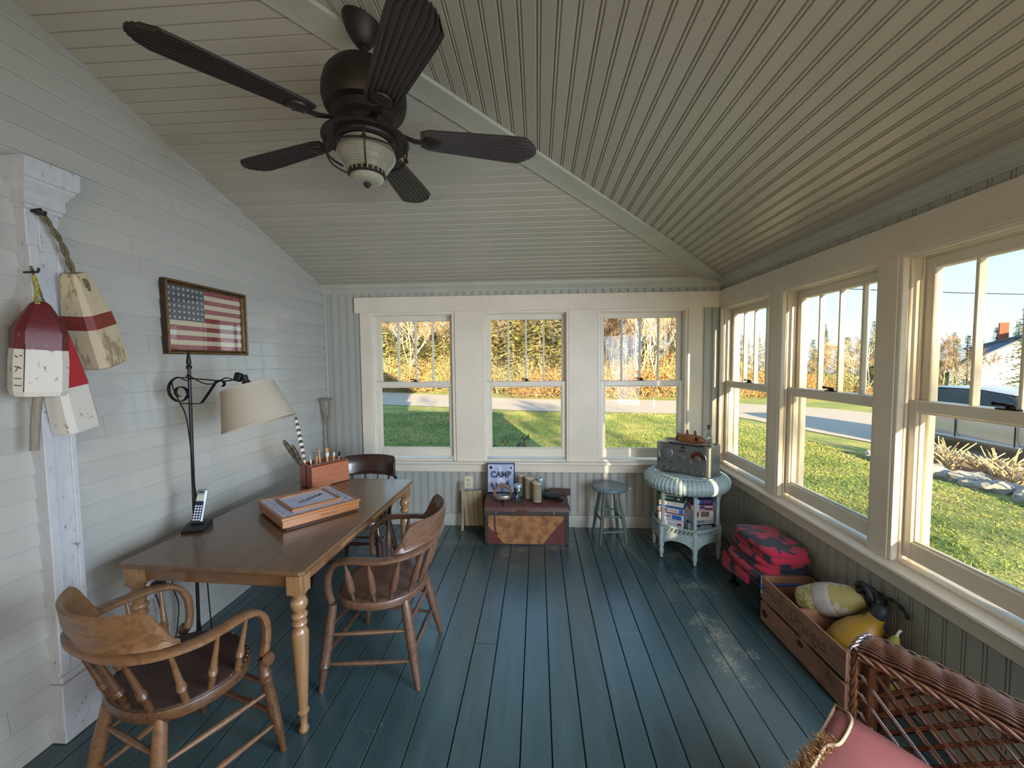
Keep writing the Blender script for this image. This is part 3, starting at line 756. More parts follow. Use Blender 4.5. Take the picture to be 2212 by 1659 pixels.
# adirondack chairs in the sun in front of it
def adirondack():
    r = empty('adirondack_chair'); mt = M['siding']
    b_ = MB()
    for i in range(5): b_.box((-.22+.11*i, .25, .62+(.04 if i in (1, 3) else .07 if i == 2 else 0)), (.095, .03, .80), .004, Matrix.Rotation(radians(-22), 4, 'X'))
    b_.build('backrest', mt, r)
    b_ = MB()
    for i in range(5): b_.box((0, -.25+.1*i, .36-.03*i), (.52, .09, .025), .003)
    b_.build('seat', mt, r)
    for sx in (-1, 1):
        MB().box((sx*.33, 0, .58), (.13, .72, .025), .004).build('arm', mt, r); MB().box((sx*.30, -.30, .29), (.03, .10, .58), .003).build('leg', mt, r); MB().box((sx*.30, .22, .2), (.03, .5, .12), .003, Matrix.Rotation(radians(-24), 4, 'X')).build('leg', mt, r)
    return r
ad = adirondack()
ALAB = ['white garden lounge chair at the left of the row by the white house', 'white garden lounge chair turned sideways left of the window bar', 'white garden lounge chair facing us right of the window bar', 'white garden lounge chair at the right end of the row by the house']
for i, (u_, a) in enumerate(((-3.0, 1.9), (-2.15, .4), (-1.05, -.5), (.15, -1.6))):
    x, y = 48.5+1.65*(u_*.743-1.6*.669), 43.6-1.65*(u_*.669+1.6*.743)
    o = ad if i == 0 else dup(ad); o.location = (x, y, gz(x, y)+.02); o.rotation_euler = (0, 0, a+pi*.1); o.scale = (1.4,)*3; tag(o, ALAB[i], 'garden chair', 'garden chairs by the white house')
# overhead wire
q = MB(); pts = [V3((10+5.9*t, 25.1+1.4*t, 6.1-.25*sin(pi*min(1, t/7)))) for t in [i/4 for i in range(37)]]
q.tube(pts, .03, 5); tag(q.build('overhead_wire', M['black_iron'], None, 0), 'thin overhead wire crossing the sky above the house', 'wire')
# car on the drive
M['car'] = M_plain('silver_car_paint', '#b4b1ad', 0.22, 0.25, c2='#aeaba7', scale=2, coat=0.8); M['tyre'] = M_plain('tyre', '#1a1a1b', .85); M['carglass'] = M_plain('dark_car_glass', '#20262c', .08)
car = empty('car', (10.5, 9.75, GZ+.02)); tag(car, 'silver car parked on the drive beyond the lawn', 'car')
# profile along y (rear at +y), sections across x; near side faces -x
secs = [(-2.35, .42, .78, .66), (-2.2, .30, .84, .80), (-1.6, .27, .90, .88), (-1.0, .26, .96, .90), (0, .26, .97, .91), (1.0, .26, .99, .91), (1.8, .28, 1.0, .89), (2.15, .32, .98, .82), (2.32, .45, .92, .70)]
rings = []
for (yy, zl, zh, hw_) in secs:
    zs = zl+.18; r_ = []
    for (fx, fz) in ((-.90, zl), (-.985, zl+.05), (-.965, zl+.10), (-1.0, zl+.22), (-.995, zh-.22), (-.965, zh-.10), (-.90, zh), (-.6, zh+.015), (.6, zh+.015), (.90, zh), (.965, zh-.10), (.995, zh-.22), (1.0, zl+.22), (.965, zl+.10), (.985, zl+.05), (.90, zl)): r_.append(V3((fx*hw_, yy, fz)))
    rings.append(r_)
b_ = MB().loops(rings); recalc(b_.build('body', M['car'], car, 30))
rings = []
for (yy, zt, hw_) in ((-1.35, .98, .80), (-.65, 1.40, .66), (.0, 1.47, .64), (.9, 1.46, .63), (1.5, 1.32, .66), (2.0, 1.0, .78)):
    rings.append([V3((-.82, yy, .96)), V3((-hw_-.04, yy, zt-.06)), V3((-hw_+.06, yy, zt)), V3((hw_-.06, yy, zt)), V3((hw_+.04, yy, zt-.06)), V3((.82, yy, .96))])
recalc(MB().loops(rings).build('windows', M['carglass'], car, 30))
rings = []
for (yy, zt, hw_) in ((-.72, 1.395, .66), (.0, 1.475, .645), (.9, 1.465, .635), (1.5, 1.33, .66)): rings.append([V3((-hw_-.01, yy, zt-.03)), V3((-hw_+.06, yy, zt+.008)), V3((hw_-.06, yy, zt+.008)), V3((hw_+.01, yy, zt-.03))])
recalc(MB().loops(rings).build('roof_panel', M['car'], car, 30))
for yy in (-1.0, .18, 1.25):
    MB().box((-.925, yy, .62), (.02, .012, .56)).build('door_seam', M['tyre'], car, 0)
for yy in (.02, 1.02): MB().box((-.935, yy-.0, .86), (.03, .17, .025), .008).build('door_handle', M['car'], car)
MB().box((-.915, .1, .33), (.03, 2.5, .03), .008).build('sill_strip', M['car'], car)
for yy in (-1.45, 1.45):
    for sx in (-1, 1):
        T_ = Matrix.Translation((sx*.83, yy, .31)) @ Matrix.Rotation(pi/2, 4, 'Y')
        wl_ = MB().lathe([(0, -.1), (.25, -.1), (.31, -.08), (.32, 0), (.31, .08), (.25, .1), (0, .1)], 24, T_).build('wheel', M['tyre'], car, 40)
        MB().lathe([(0, -.115), (.2, -.115), (.215, -.1), (.215, .1), (.2, .115), (0, .115)], 16, T_).build('hub_cap', M['car'], wl_, 40)
# stone edging of the flower bed, dry stalks in it
M['rock'] = M_plain('field_stone', '#a59d92', .9, c2='#7f786f', scale=8, bmp=.4)
random.seed(15)
def rock(seed):
    random.seed(seed); b_ = bmesh.new(); bmesh.ops.create_icosphere(b_, subdivisions=2, radius=1)
    for v in b_.verts:
        k = 1+.35*sin(v.co.x*3.1+seed)*cos(v.co.y*2.7+seed*2)+random.uniform(-.08, .08); v.co *= k; v.co.z *= .62
    me = bpy.data.meshes.new('garden_stone'); b_.to_mesh(me); b_.free(); me.materials.append(M['rock']); return me
rks = [rock(i) for i in range(4)]
random.seed(16)
for i in range(20):
    t = i/19; o = bpy.data.objects.new('garden_stone', rks[i % 4]); link(o); s_ = random.uniform(.13, .24)
    o.location = (7.35+.15*sin(i*1.7)+.25*t, 9.3-3.9*t, GZ+s_*.3); o.scale = (s_*1.1, s_*1.25, s_); o.rotation_euler = (0, 0, random.uniform(0, 6))
    tag(o, 'grey field stone, %s from the far left end of the bed edging' % ordw(i), 'stone', 'field stones edging the bed')
q = MB(); q.bx(7.55, 8.85, 4.5, 9.4, GZ, GZ+.06, .02); tag(q.build('bed_soil', M_plain('bed_soil', '#8a6a4e', .95), None, 0), kind='structure')
def stalks(seed, n, h):
    random.seed(seed); r = empty('dry_plant'); b_ = MB()
    for i in range(n):
        a = random.uniform(0, 2*pi); l = random.uniform(.1, .45); hh = h*random.uniform(.4, 1.1); p0 = V3((random.uniform(-.1, .1), random.uniform(-.1, .1), 0))
        b_.tube([p0, p0+V3((cos(a)*l*.5, sin(a)*l*.5, hh*.6)), p0+V3((cos(a)*l, sin(a)*l, hh))], [.013, .011, .009], 4)
    b_.build('stalks', M['straw'], r, 0); return r
sp_ = [stalks(1, 22, .5), stalks(2, 18, .42), stalks(3, 26, .36)]
random.seed(18)
for i in range(18):
    o = sp_[i] if i < 3 else dup(sp_[i % 3]); o.location = (7.95+random.uniform(-.25, .5), 9.3-4.7*i/17, GZ+.06); o.rotation_euler = (0, 0, random.uniform(0, 6))
    tag(o, 'clump of cut dry stalks, %s from the far left end of the bed' % ordw(i), 'plant', 'dry stalks in the bed')
# seed heads under the middle back window, tall dry grass under the left one
def seedheads():
    random.seed(8); r = empty('dried_hydrangea'); s_ = MB(); h = MB()
    for i in range(26):
        x, y, z = random.uniform(-.42, .42), random.uniform(-.2, .2), random.uniform(.75, 1.18); s_.tube([(x*.4, y*.4, 0), (x*.8, y*.8, z*.6), (x, y, z)], [.006, .005, .004], 4)
        for k in range(14):
            d = V3((random.gauss(0, 1), random.gauss(0, 1), random.gauss(0, 1))).normalized()*random.uniform(.02, .05); p = V3((x, y, z))+d; o = d.orthogonal().normalized()*.02; h.add([p-o, p+o, p+d.normalized()*.03], [(0, 1, 2)])
    s_.build('stems', M['twig'], r, 0); h.build('flower_head', M_plain('dead_flowers', '#6d5148', .9), r, 0); return r
o = seedheads(); o.location = (-.58, 5.35, GZ); tag(o, 'brown dried flower heads at the foot of the middle back window', 'plant')
def tallgrass():
    random.seed(4); b_ = MB()
    for i in range(420):
        x, y = random.gauss(0, .42), random.uniform(-.3, .3); h = random.uniform(.55, 1.25)*max(.4, 1-abs(x)*.7); l = random.uniform(-.35, .35)
        b_.add([(x-.004, y, 0), (x+.004, y, 0), (x+l*.4+.003, y, h*.6), (x+l*.4-.003, y, h*.6), (x+l, y+random.uniform(-.1, .1), h)], [(0, 1, 2, 3), (3, 2, 4)])
    return b_.build('tall_dry_grass', M['straw'], None, 0)
o = tallgrass(); o.location = (-1.55, 5.6, GZ); tag(o, 'tall dry grass tuft outside the back wall left window', 'grass', kind='stuff')
# ------------------------------------------------------------ ceiling fan
FX, FY, FZ = -0.689, 1.669, 2.52
M['blade'] = M_plain('dark_palm_blade', '#2c221e', 0.5, c2='#211916', scale=8, stretch=(1, 1, 1), coat=.1)
M['ribglass'] = M_plain('ribbed_frosted_glass', '#958f7c', 0.10, c2='#827c6a', scale=5, coat=.8)
fan = empty('ceiling_fan', (FX, FY, FZ)); tag(fan, 'dark bronze ceiling fan with five fluted blades and caged ribbed glass lantern', 'ceiling fan')
zc = zback(FY)-FZ-.02
MB().lathe([(0, zc-.13), (.022, zc-.13), (.03, zc-.125), (.045, zc-.105), (.066, zc-.07), (.078, zc-.03), (.078, zc+.01), (.06, zc+.03), (0, zc+.03)], 24).build('canopy', M['bronze'], fan)
MB().lathe([(0, .26), (.016, .26), (.016, zc-.12), (0, zc-.12)], 12).build('downrod', M['bronze'], fan)
MB().lathe([(0, .295), (.024, .295), (.034, .285), (.036, .27), (.08, .262), (.125, .240), (.152, .205), (.163, .165), (.165, .13), (.158, .10), (.150, .085), (.128, .078), (.122, .05), (.10, .035), (.098, -.005), (0, -.005)], 32).build('motor_housing', M['bronze'], fan)
def blade_obj(k, ang):
    R0, R1 = .215, .695; b_ = MB(); rows = []; nu = 15; nl = 14; tw = radians(-8)
    for j in range(nl+1):
        u = j/nl; r = R0+(R1-R0)*u; hw = .055+.026*min(1, u*1.25)
        if u > .93: hw *= 1-.30*((u-.93)/.07)**2
        if u < .06: hw *= .75+.25*u/.06
        row = []
        for i in range(nu+1):
            s_ = -1+2*i/nu; z = .0035*cos(pi*i)*(1 if hw > .03 else .4)
            bow = .034*(1-s_*s_)*(u-.80)/.20-.012 if u > .80 else 0
            row.append((r+bow, s_*hw, z))
        rows.append(row)
    vs = [p for row in rows for p in row]; n = nu+1; N_ = len(vs)
    vs = vs+[(x, y, z+.006) for x, y, z in vs]
    fs = []
    for j in range(nl):
        for i in range(nu):
            a = j*n+i; fs.append((a, a+n, a+n+1, a+1)); fs.append((N_+a, N_+a+1, N_+a+n+1, N_+a+n))
    for j in range(nl):
        for a, s2 in ((j*n, 1), (j*n+nu, -1)): fs.append((a, N_+a, N_+a+n, a+n) if s2 > 0 else (a, a+n, N_+a+n, N_+a))
    for i in range(nu):
        a = nl*n+i; fs.append((a, a+1, N_+a+1, N_+a)); a = i; fs.append((a, N_+a, N_+a+1, a+1))
    T_ = Matrix.Rotation(ang, 4, 'Z') @ Matrix.Rotation(tw, 4, 'X')
    b_.add([T_ @ V3(p) for p in vs], fs); o = b_.build('blade', M['blade'], fan, 25)
    q = MB(); T2 = Matrix.Rotation(ang, 4, 'Z')
    q.sweep([T2 @ V3(p) for p in ((.09, 0, .012), (.14, 0, .010), (.19, 0, -.006), (.24, 0, -.009))], T2 @ V3((0, 1, 0)), [.02, .014, .018, .012], .005, 8, power=3)
    q.lathe([(0, -.016), (.012, -.018), (.03, -.013), (.038, -.010), (.040, -.004), (.0, -.004)], 20, T2 @ Matrix.Translation((.262, 0, 0)) @ Matrix.Rotation(tw, 4, 'X'))
    for a5 in range(5): q.tube([T2 @ V3((.262, 0, -.017)), T2 @ V3((.262+.028*cos(a5*2*pi/5), .028*sin(a5*2*pi/5), -.014))], .0022, 4)
    q.build('blade_iron', M['bronze'], o, 40)
for k in range(5): blade_obj(k, .29+k*2*pi/5)
MB().lathe([(0, -.004), (.10, -.006), (.155, -.014), (.168, -.022), (.170, -.030), (.164, -.034), (.12, -.026), (.118, -.034), (.108, -.040), (0, -.030)], 36).build('light_plate', M['bronze'], fan)
pr_ = [(.085, -.036)]
for i in range(15):
    t = i/14; r = .090+.027*sin(min(1, t*1.35)*pi*.55+.25) - .040*max(0, t-.45)**1.15*1.7
    pr_ += [(r, -.040-.105*t), (r-.0075, -.040-.105*t-.0037)]
lg = MB().lathe([(0, -.036)]+pr_+[(.06, -.150), (0, -.150)], 32).build('glass_globe', M['ribglass'], fan, 20)
MB().lathe([(0, -.140), (.070, -.140), (.0745, -.143), (.0745, -.165), (.070, -.168), (0, -.168)], 28).build('globe_band', M['bronze'], fan)
q = MB()
for i in range(22): q.box((.0747*cos(i*2*pi/22), .0747*sin(i*2*pi/22), -.154), (.0015, .004, .014), 0, Matrix.Rotation(i*2*pi/22, 4, 'Z'))
q.build('band_slots', M['ribglass'], fan, 0)
MB().lathe([(0, -.165), (.066, -.165), (.067, -.176), (.058, -.186), (.04, -.191), (0, -.192)], 28).build('glass_base', M['ribglass'], fan)
MB().lathe([(0, -.190), (.012, -.191), (.016, -.197), (.012, -.204), (.006, -.209), (0, -.211)], 14).build('finial', M['bronze'], fan)
q = MB(); n = 40; q.tube([(.150*cos(2*pi*i/n), .150*sin(2*pi*i/n), -.085) for i in range(n)], .0042, 6, closed=True); q.build('cage_ring', M['bronze'], fan)
for k in range(4):
    a = .35+k*pi/2; c, s_ = cos(a), sin(a)
    pts = catmull([(c*.150, s_*.150, -.03), (c*.160, s_*.160, -.055), (c*.153, s_*.153, -.085), (c*.135, s_*.135, -.125), (c*.10, s_*.10, -.150), (c*.072, s_*.072, -.158)], 4)
    q = MB(); q.tube(pts, .0034, 6); q.lathe([(0, -.008), (.008, -.008), (.008, .008), (0, .008)], 8, Matrix.Translation((c*.156, s_*.156, -.085)) @ Matrix.Rotation(pi/2, 4, 'X')); q.build('cage_rod', M['bronze'], fan)

# ------------------------------------------------------------ pilaster on the house wall
px0, py0, py1 = Lw, 1.522, 1.640
pil = empty('pilaster', (Lw, 0, 0)); tag(pil, kind='structure'); pil.name = 'trim_30'
q = MB(); q.bx(-.012, .050, py0, py1, .28, 2.26, .003); q.bx(.045, .058, py0+.0, py0+.035, .30, 2.08, .003); q.bx(.045, .058, py1-.022, py1, .30, 2.08, .003); q.bx(.045, .058, py0+.036, py1-.023, 2.06, 2.25, .003)
q.build('shaft', M['white_old'], pil)
q = MB(); q.bx(-.012, .072, py0-.012, py1+.018, .0, .255, .004); q.bx(-.012, .064, py0-.006, py1+.012, .255, .285, .006); q.build('plinth', M['white_old'], pil)
capp = [(.050, 2.222), (.058, 2.222), (.060, 2.236), (.068, 2.240), (.068, 2.285), (.076, 2.292), (.084, 2.305), (.096, 2.318), (.098, 2.328), (.106, 2.332), (.110, 2.345), (.112, 2.352), (.112, 2.405), (.0, 2.405)]
q = MB()
rings = []
for d, z in capp:
    e = max(0, d-.050)*.6
    rings.append([V3((-.012, py0-e, z)), V3((d, py0-e, z)), V3((d, py1+e, z)), V3((-.012, py1+e, z))])
q.loops(rings); recalc(q.build('capital', M['white_old'], pil, 20))

# ------------------------------------------------------------ captain's chairs
W1 = M_wood('golden_oak', '#64452a', '#7a583a', 0, 6, 0.42, .2, bmp=.08)
W1d = M_wood('worn_dark_oak', '#432a1b', '#624228', 1, 9, 0.42, .2)
W2 = M_wood('brown_maple', '#51392a', '#664a38', 0, 6, 0.38, .2)
W2d = M_wood('dark_brown_maple', '#3c261b', '#563a2a', 2, 6, 0.34, .3)
W3 = M_wood('near_black_walnut', '#2b1813', '#3d251c', 0, 6, 0.32, .35)
LEA = M_plain('dark_leather', '#2f211d', 0.5, c2='#3d2a22', scale=14, bmp=.1)
BRASS = M_plain('dull_brass', '#8c7444', .35, .9)
def legprof(r=.019, rings=True, sty=0):
    if sty == 1: return [(0, r*.75), (.08, r*.95), (.14, r*1.1), (.16, r*1.35), (.175, r*1.05), (.19, r*1.35), (.205, r*1.05), (.22, r*1.3), (.24, r*1.15), (.5, r*1.25), (.72, r*1.0), (.76, r*1.15), (.78, r*.9), (1, r*.65)]
    if sty == 2: return [(0, r*.9), (.05, r*1.1), (.5, r*1.25), (.62, r*1.15), (.64, r*1.3), (.655, r*1.05), (.67, r*1.3), (.685, r*1.05), (.70, r*1.25), (.72, r*1.05), (1, r*.62)]
    return [(0, r*.9), (.08, r*1.15), (.4, r*1.3), (.75, r*1.05), (1, r*.62)]
def chair(name, sty, wood, dark, loc, rz, label, pad=False):
    c = empty(name, loc, rz); tag(c, label, 'chair', 'captain style armchairs around the table')
    SH = .445
    # seat outline (faces +y)
    out = []
    for i in range(44):
        a = 2*pi*i/44; ca, sa = cos(a), sin(a); p = 2.6 if sa > 0 else 2.2
        x = .245*abs(ca)**(2/p)*(1 if ca > 0 else -1); y = (.205 if sa > 0 else .225)*abs(sa)**(2/p)*(1 if sa > 0 else -1)
        if pad and sa > 0: y += .012*cos(x/.245*pi*1.0)
        out.append((x, y))
    def ring(k, z, dz=None): return [V3((x*k, y*k, z+(dz(x*k, y*k) if dz else 0))) for x, y in out]
    sd = lambda x, y: 0
    q = MB().loops([ring(.95, SH-.042), ring(.99, SH-.038), ring(1.0, SH-.024), ring(1.0, SH-.010), ring(.985, SH-.002), ring(.93, SH), ring(.80, SH-.004), ring(.6, SH-.010), ring(.3, SH-.012)]); q.build('seat', dark if pad else wood, c, 50)
    if pad:
        MB().loops([ring(.97, SH-.002), ring(.965, SH+.004), ring(.93, SH+.007), ring(.5, SH+.012), ring(.1, SH+.013)]).build('seat_pad', LEA, c, 60)
        q = MB()
        for i in range(1, 22):
            x, y = out[i]
            for k in (.955,): q.lathe([(0, .003), (.0035, .001), (.004, -.002)], 6, Matrix.Translation((x*k, y*k, SH+.006)))
        tag(q.build('upholstery_nails', BRASS, c, 60), kind='stuff')
    # legs
    FL = [(.215, .175), (-.215, .175)]; BL = [(.150, -.165), (-.150, -.165)]
    foot = [(.262, .225), (-.262, .225)]; bfoot = [(.215, -.245), (-.215, -.245)]
    for (a, b_), (f0, f1) in zip(FL+BL, foot+bfoot):
        fr = b_ > 0
        MB().turned((a, b_, SH-.03), (f0, f1, 0.0), legprof(.0195, True, (2 if sty == 2 else 1) if fr else 0), 12).build('leg', dark if (sty == 1 and fr) or sty == 3 else wood, c, 40)
    def at(p, f, z): t = (SH-.03-z)/(SH-.03); return V3((p[0]+(f[0]-p[0])*t, p[1]+(f[1]-p[1])*t, z))
    st = [(0, .006), (.3, .010), (.5, .012), (.7, .010), (1, .006)]
    for z, zz in ((.13, .15), (.27, .28)):
        for i in (0, 1): MB().turned(at(BL[i], bfoot[i], z), at(FL[i], foot[i], z), st, 8).build('stretcher', wood, c, 40)
        pf = [(0, .006), (.2, .010), (.30, .012), (.33, .016), (.36, .011), (.39, .016), (.42, .011), (.5, .014), (.58, .011), (.61, .016), (.64, .011), (.67, .016), (.70, .012), (.8, .010), (1, .006)]
        MB().turned(at(FL[0], foot[0], zz+.02), at(FL[1], foot[1], zz+.02), pf, 8).build('stretcher', dark, c, 40)
        MB().turned(at(BL[0], bfoot[0], zz+.02), at(BL[1], bfoot[1], zz+.02), st, 8).build('stretcher', wood, c, 40)
    # bent arm rail
    A = [(.243, .165, SH-.002), (.247, .178, .50), (.252, .172, .58), (.262, .130, .640), (.272, .060, .665), (.280, -.02, .670), (.282, -.10, .673), (.252, -.180, .678), (.196, -.245, .684), (.105, -.282, .688), (0, -.293, .690)]
    path = A+[(-x, y, z) for x, y, z in A[-2::-1]]; pts = catmull(path, 4); n = len(pts)
    outs = []
    for i, p in enumerate(pts):
        if p.y > -.08: o = V3((1 if p.x > 0 else -1, 0, 0))
        else: o = V3((p.x, (p.y+.03)*1.0, 0)).normalized()
        outs.append(o)
    aw = [.0155 if (p.z < .6) else .0155+.010*min(1, (p.z-.6)/.07) for p in pts]
    MB().sweep(pts, outs, aw, [.0145 if p.z < .6 else .013 for p in pts], 10, power=3.2).build('arm_rail', wood, c, 40)
    if pad:
        for sx in (-1, 1): MB().lathe([(0, -.012), (.022, -.010), (.028, 0), (.022, .012), (0, .016)], 14, Matrix.Translation((sx*.268, .165, SH-.012)) @ Matrix.Rotation(sx*pi/2, 4, 'Y')).build('scroll_block', dark, c, 50)
    # crest: curved board standing on the rear of the rail
    S = []
    m_ = 40; a0 = radians(205 if sty != 3 else 212); a1 = radians(335 if sty != 3 else 328)
    rings = []
    for i in range(m_+1):
        t = i/m_; a = a0+(a1-a0)*t; e = min(t, 1-t)*2
        h = .004+(.135)*min(1, (e/.30))**.65 if e > .0 else .004
        if e < .30: h = .004+.135*(.5-.5*cos(pi*e/.30))
        cx, cy = .268*cos(a), -.03+.265*sin(a)
        lean = 1+.12*h/.14; top = V3((cx*lean, -.03+(cy+.03)*lean, .692+h)); bot = V3((cx, cy, .692))
        o = V3((cos(a), sin(a), 0)); mid = (top+bot)/2+o*.006
        th = .012
        rings.append([bot-o*th, bot+o*th*1.5, bot+o*th*.9+V3((0, 0, min(.02, h*.5))), mid+o*th*.9, top+o*th*.7-V3((0, 0, .004*min(1, h*30))), top+V3((0, 0, .002)), top-o*th*.8-V3((0, 0, .004*min(1, h*30))), mid-o*th*.9])
    recalc(MB().loops(rings).build('crest_rail', wood, c, 50))
    # spindles
    def rail_at(x, y):
        return min(pts, key=lambda p: (p.x-x)**2+(p.y-y)**2)
    sp = [(.262, .075), (.276, -.045), (.245, -.18), (.155, -.262), (.052, -.288)]
    if sty == 2: prof = [(0, .007), (.10, .008), (.20, .010), (.26, .017), (.34, .0185), (.60, .0165), (.76, .0135), (.84, .008), (1, .006)]
    else: prof = [(0, .010), (.05, .012), (.28, .013), (.30, .016), (.325, .012), (.345, .016), (.37, .012), (.39, .015), (.42, .012), (.75, .009), (1, .007)]
    for (x, y) in sp:
        for sx in (-1, 1):
            k = .86 if y > -.1 else .82
            b0 = V3((sx*min(x*k, .222), y*.86+(.0 if y > -.1 else .045), SH-.004)); p1 = rail_at(sx*x, y)
            MB().turned(b0, (p1.x, p1.y, p1.z-.010), prof, 10).build('spindle', wood if sty != 1 or x > .2 else dark, c, 50)
    return c
def face(dx, dy): return atan2(dy, dx)-pi/2
chair('captains_chair', 1, W1, W1d, (-1.362, 1.418, 0), face(.309, .951), 'golden oak armchair with dark leather seat, nearest the camera at the table end', True).scale = (.97, .92, 1)
chair('captains_chair', 2, W2, W2d, (-.83, 2.09, 0), face(-1, .02), 'brown wooden armchair with bulging spindles drawn up to the table side')
chair('captains_chair', 3, W3, W3, (-1.37, 2.965, 0), face(0.02, -1), 'nearly black wooden armchair at the far end of the table')

# ------------------------------------------------------------ table
TT = M_wood('table_top_maple', '#5e422b', '#6a4b30', 1, 4, 0.26, .3, bmp=.01, squeeze=16)
TL = M_wood('table_leg_maple', '#7e5c3c', '#93704c', 2, 5, 0.28, .4)
TA = M_wood('table_apron_maple', '#6b4a30', '#7d5a3c', 0, 5, 0.3, .3)
th = radians(-2.4)
tb = empty('dining_table', (-1.403, 1.592, 0), th); tag(tb, 'long maple table with turned legs and clipped corners against the left wall', 'table')
tw_, tl_ = .432, 1.33
def leaf(y0, y1, cn, cf, nm):
    q = MB(); c = .018
    o = [(-tw_+(c if cn else 0), y0), (tw_-(c if cn else 0), y0)]+([(tw_, y0+c)] if cn else [])+([(tw_, y1-c)] if cf else [])+[(tw_-(c if cf else 0), y1), (-tw_+(c if cf else 0), y1)]+([(-tw_, y1-c)] if cf else [])+([(-tw_, y0+c)] if cn else [])
    cy = (y0+y1)/2
    def rg(e, z): return [V3((x-(e if x > 0 else -e)*(1 if abs(x) > tw_-c-.001 else 0), y+(e if (y < cy and cn) else (-e if (y >= cy and cf) else 0)), z)) for x, y in o]
    q.loops([rg(.010, .712), rg(.002, .716), rg(0, .722), rg(.001, .730), rg(.005, .735)]); return recalc(q.build(nm, TT, tb, 25))
leaf(0, .618, True, False, 'tabletop'); leaf(.6192, tl_, False, True, 'tabletop')
q = MB(); q.bx(-tw_+.07, tw_-.07, .052, .074, .640, .712, .002); q.bx(-tw_+.07, tw_-.07, tl_-.074, tl_-.052, .640, .712, .002)
for sx in (-1, 1): q.bx(sx*(tw_-.074), sx*(tw_-.052), .07, tl_-.07, .640, .712, .002)
q.build('apron', TA, tb)
for sx in (-1, 1):
    q = MB(); q.bx(sx*(tw_-.012), sx*(tw_-.034), .34, .60, .686, .712, .002); q.bx(sx*(tw_-.012), sx*(tw_-.034), .70, 1.25, .686, .712, .002); q.build('slide_rail', TL, tb)
for sx in (-1, 1):
    for yy in (.048, tl_-.048):
        T_ = Matrix.Translation((sx*(tw_-.052), yy, 0)); q = MB(); q.bx(sx*(tw_-.052)-.034, sx*(tw_-.052)+.034, yy-.034, yy+.034, .625, .712, .003)
        q.lathe([(0, .0), (.014, .0), (.020, .008), (.021, .018), (.015, .028), (.014, .045), (.018, .085), (.024, .092), (.024, .100), (.018, .106), (.020, .13), (.030, .34), (.034, .43), (.034, .448), (.026, .468), (.020, .474), (.027, .480), (.031, .490), (.027, .500), (.020, .506), (.028, .512), (.033, .524), (.030, .534), (.021, .540), (.026, .550), (.034, .568), (.035, .582), (.028, .600), (.020, .606), (.026, .612), (.032, .620), (.034, .626), (0, .626)], 20, T_)
        q.build('leg', TL, tb, 40)
# ------------------------------------------------------------ floor lamp behind the table
M['linen'] = M_plain('linen_shade', '#a59b89', 0.9, c2='#9e9482', scale=260, bmp=.1)
M['cream_plastic'] = M_plain('cream_plastic', '#d6cbb0', .4)
lamp = empty('floor_lamp', (-1.868, 2.03, 0)); tag(lamp, 'black iron scroll arm floor lamp with a tilted linen shade behind the table', 'floor lamp')
MB().tube([(0.02, 0, .17), (.032, 0, .9), (.045, 0, 1.585)], .0085, 8).build('pole', M['black_iron'], lamp)
MB().lathe([(0, 1.572), (.013, 1.573), (.014, 1.585), (.008, 1.592), (.012, 1.602), (.010, 1.625), (.004, 1.66), (0, 1.668)], 12, Matrix.Translation((.045, 0, 0))).build('finial', M['black_iron'], lamp, 50)
for a in (.2, .2+2.094, .2+4.189):
    q = MB(); pts = catmull([(0.02, 0, .26), (cos(a)*.012+.02, sin(a)*.012, .12), (cos(a)*.06+.02, sin(a)*.06, .055), (cos(a)*.12+.02, sin(a)*.12, .035), (cos(a)*.15+.02, sin(a)*.15, .006)], 5); q.tube(pts, .0075, 6); q.build('leg', M['black_iron'], lamp)
# scroll of flat bar in the xz plane
def arc(cx, cz, r0, r1, a0, a1, n): return [(cx+(r0+(r1-r0)*i/n)*cos(radians(a0+(a1-a0)*i/n)), -.008, cz+(r0+(r1-r0)*i/n)*sin(radians(a0+(a1-a0)*i/n))) for i in range(n+1)]
sc = [(.045, -.008, 1.525), (.02, -.008, 1.527)]+arc(-.005, 1.462, .066, .060, 80, 235, 14)+arc(-.005, 1.452, .052, .044, 245, 330, 8)+arc(-.005, 1.445, .045, .016, 345, 620, 20)
q = MB(); q.sweep(catmull(sc, 2), (0, 1, 0), .010, .0026, 8, power=4); q.build('scroll', M['black_iron'], lamp, 50)
q = MB(); q.sweep(catmull([(-0.005, -.008, 1.392), (0.045, -.008, 1.391), (0.100, -.008, 1.392), (0.120, -.008, 1.405), (0.175, -.008, 1.475), (0.200, -.008, 1.508), (0.220, -.008, 1.512), (0.237, -.008, 1.505), (0.241, -.008, 1.490), (0.231, -.008, 1.480)], 4), (0, 1, 0), .010, .0026, 8, power=4); q.build('arm', M['black_iron'], lamp, 50)
MB().tube(catmull([(.045, -.01, 1.522), (.1, -.01, 1.52), (.16, -.012, 1.515), (.24, -.012, 1.508), (.30, -.005, 1.515)], 4), .0035, 6).build('rod', M['black_iron'], lamp)
MB().tube(catmull([(.30, -.008, 1.51), (.26, -.02, 1.525), (.20, -.02, 1.497), (.14, -.02, 1.497), (.075, -.02, 1.530), (.055, -.02, 1.542), (.045, -.02, 1.530), (.058, -.02, 1.520), (.045, -.02, 1.512), (0.0, -.02, 1.53), (-.03, -.022, 1.515), (-.03, -.02, 1.47), (.0, -.02, 1.40), (.03, -.02, 1.33), (.045, -.02, 1.2), (.05, -.01, .95), (.075, -.0, .6), (.085, 0, .35), (.06, .03, .04), (-.05, .04, .03), (-.13, -.02, .05), (-.12, -.05, .18), (-.14, -.055, .30), (-.155, -.06, .385)], 6), .0032, 5).build('cord', M['black_iron'], lamp)
ax = V3((.30, 0, -1)).normalized(); top = V3((.346, .02, 1.478))
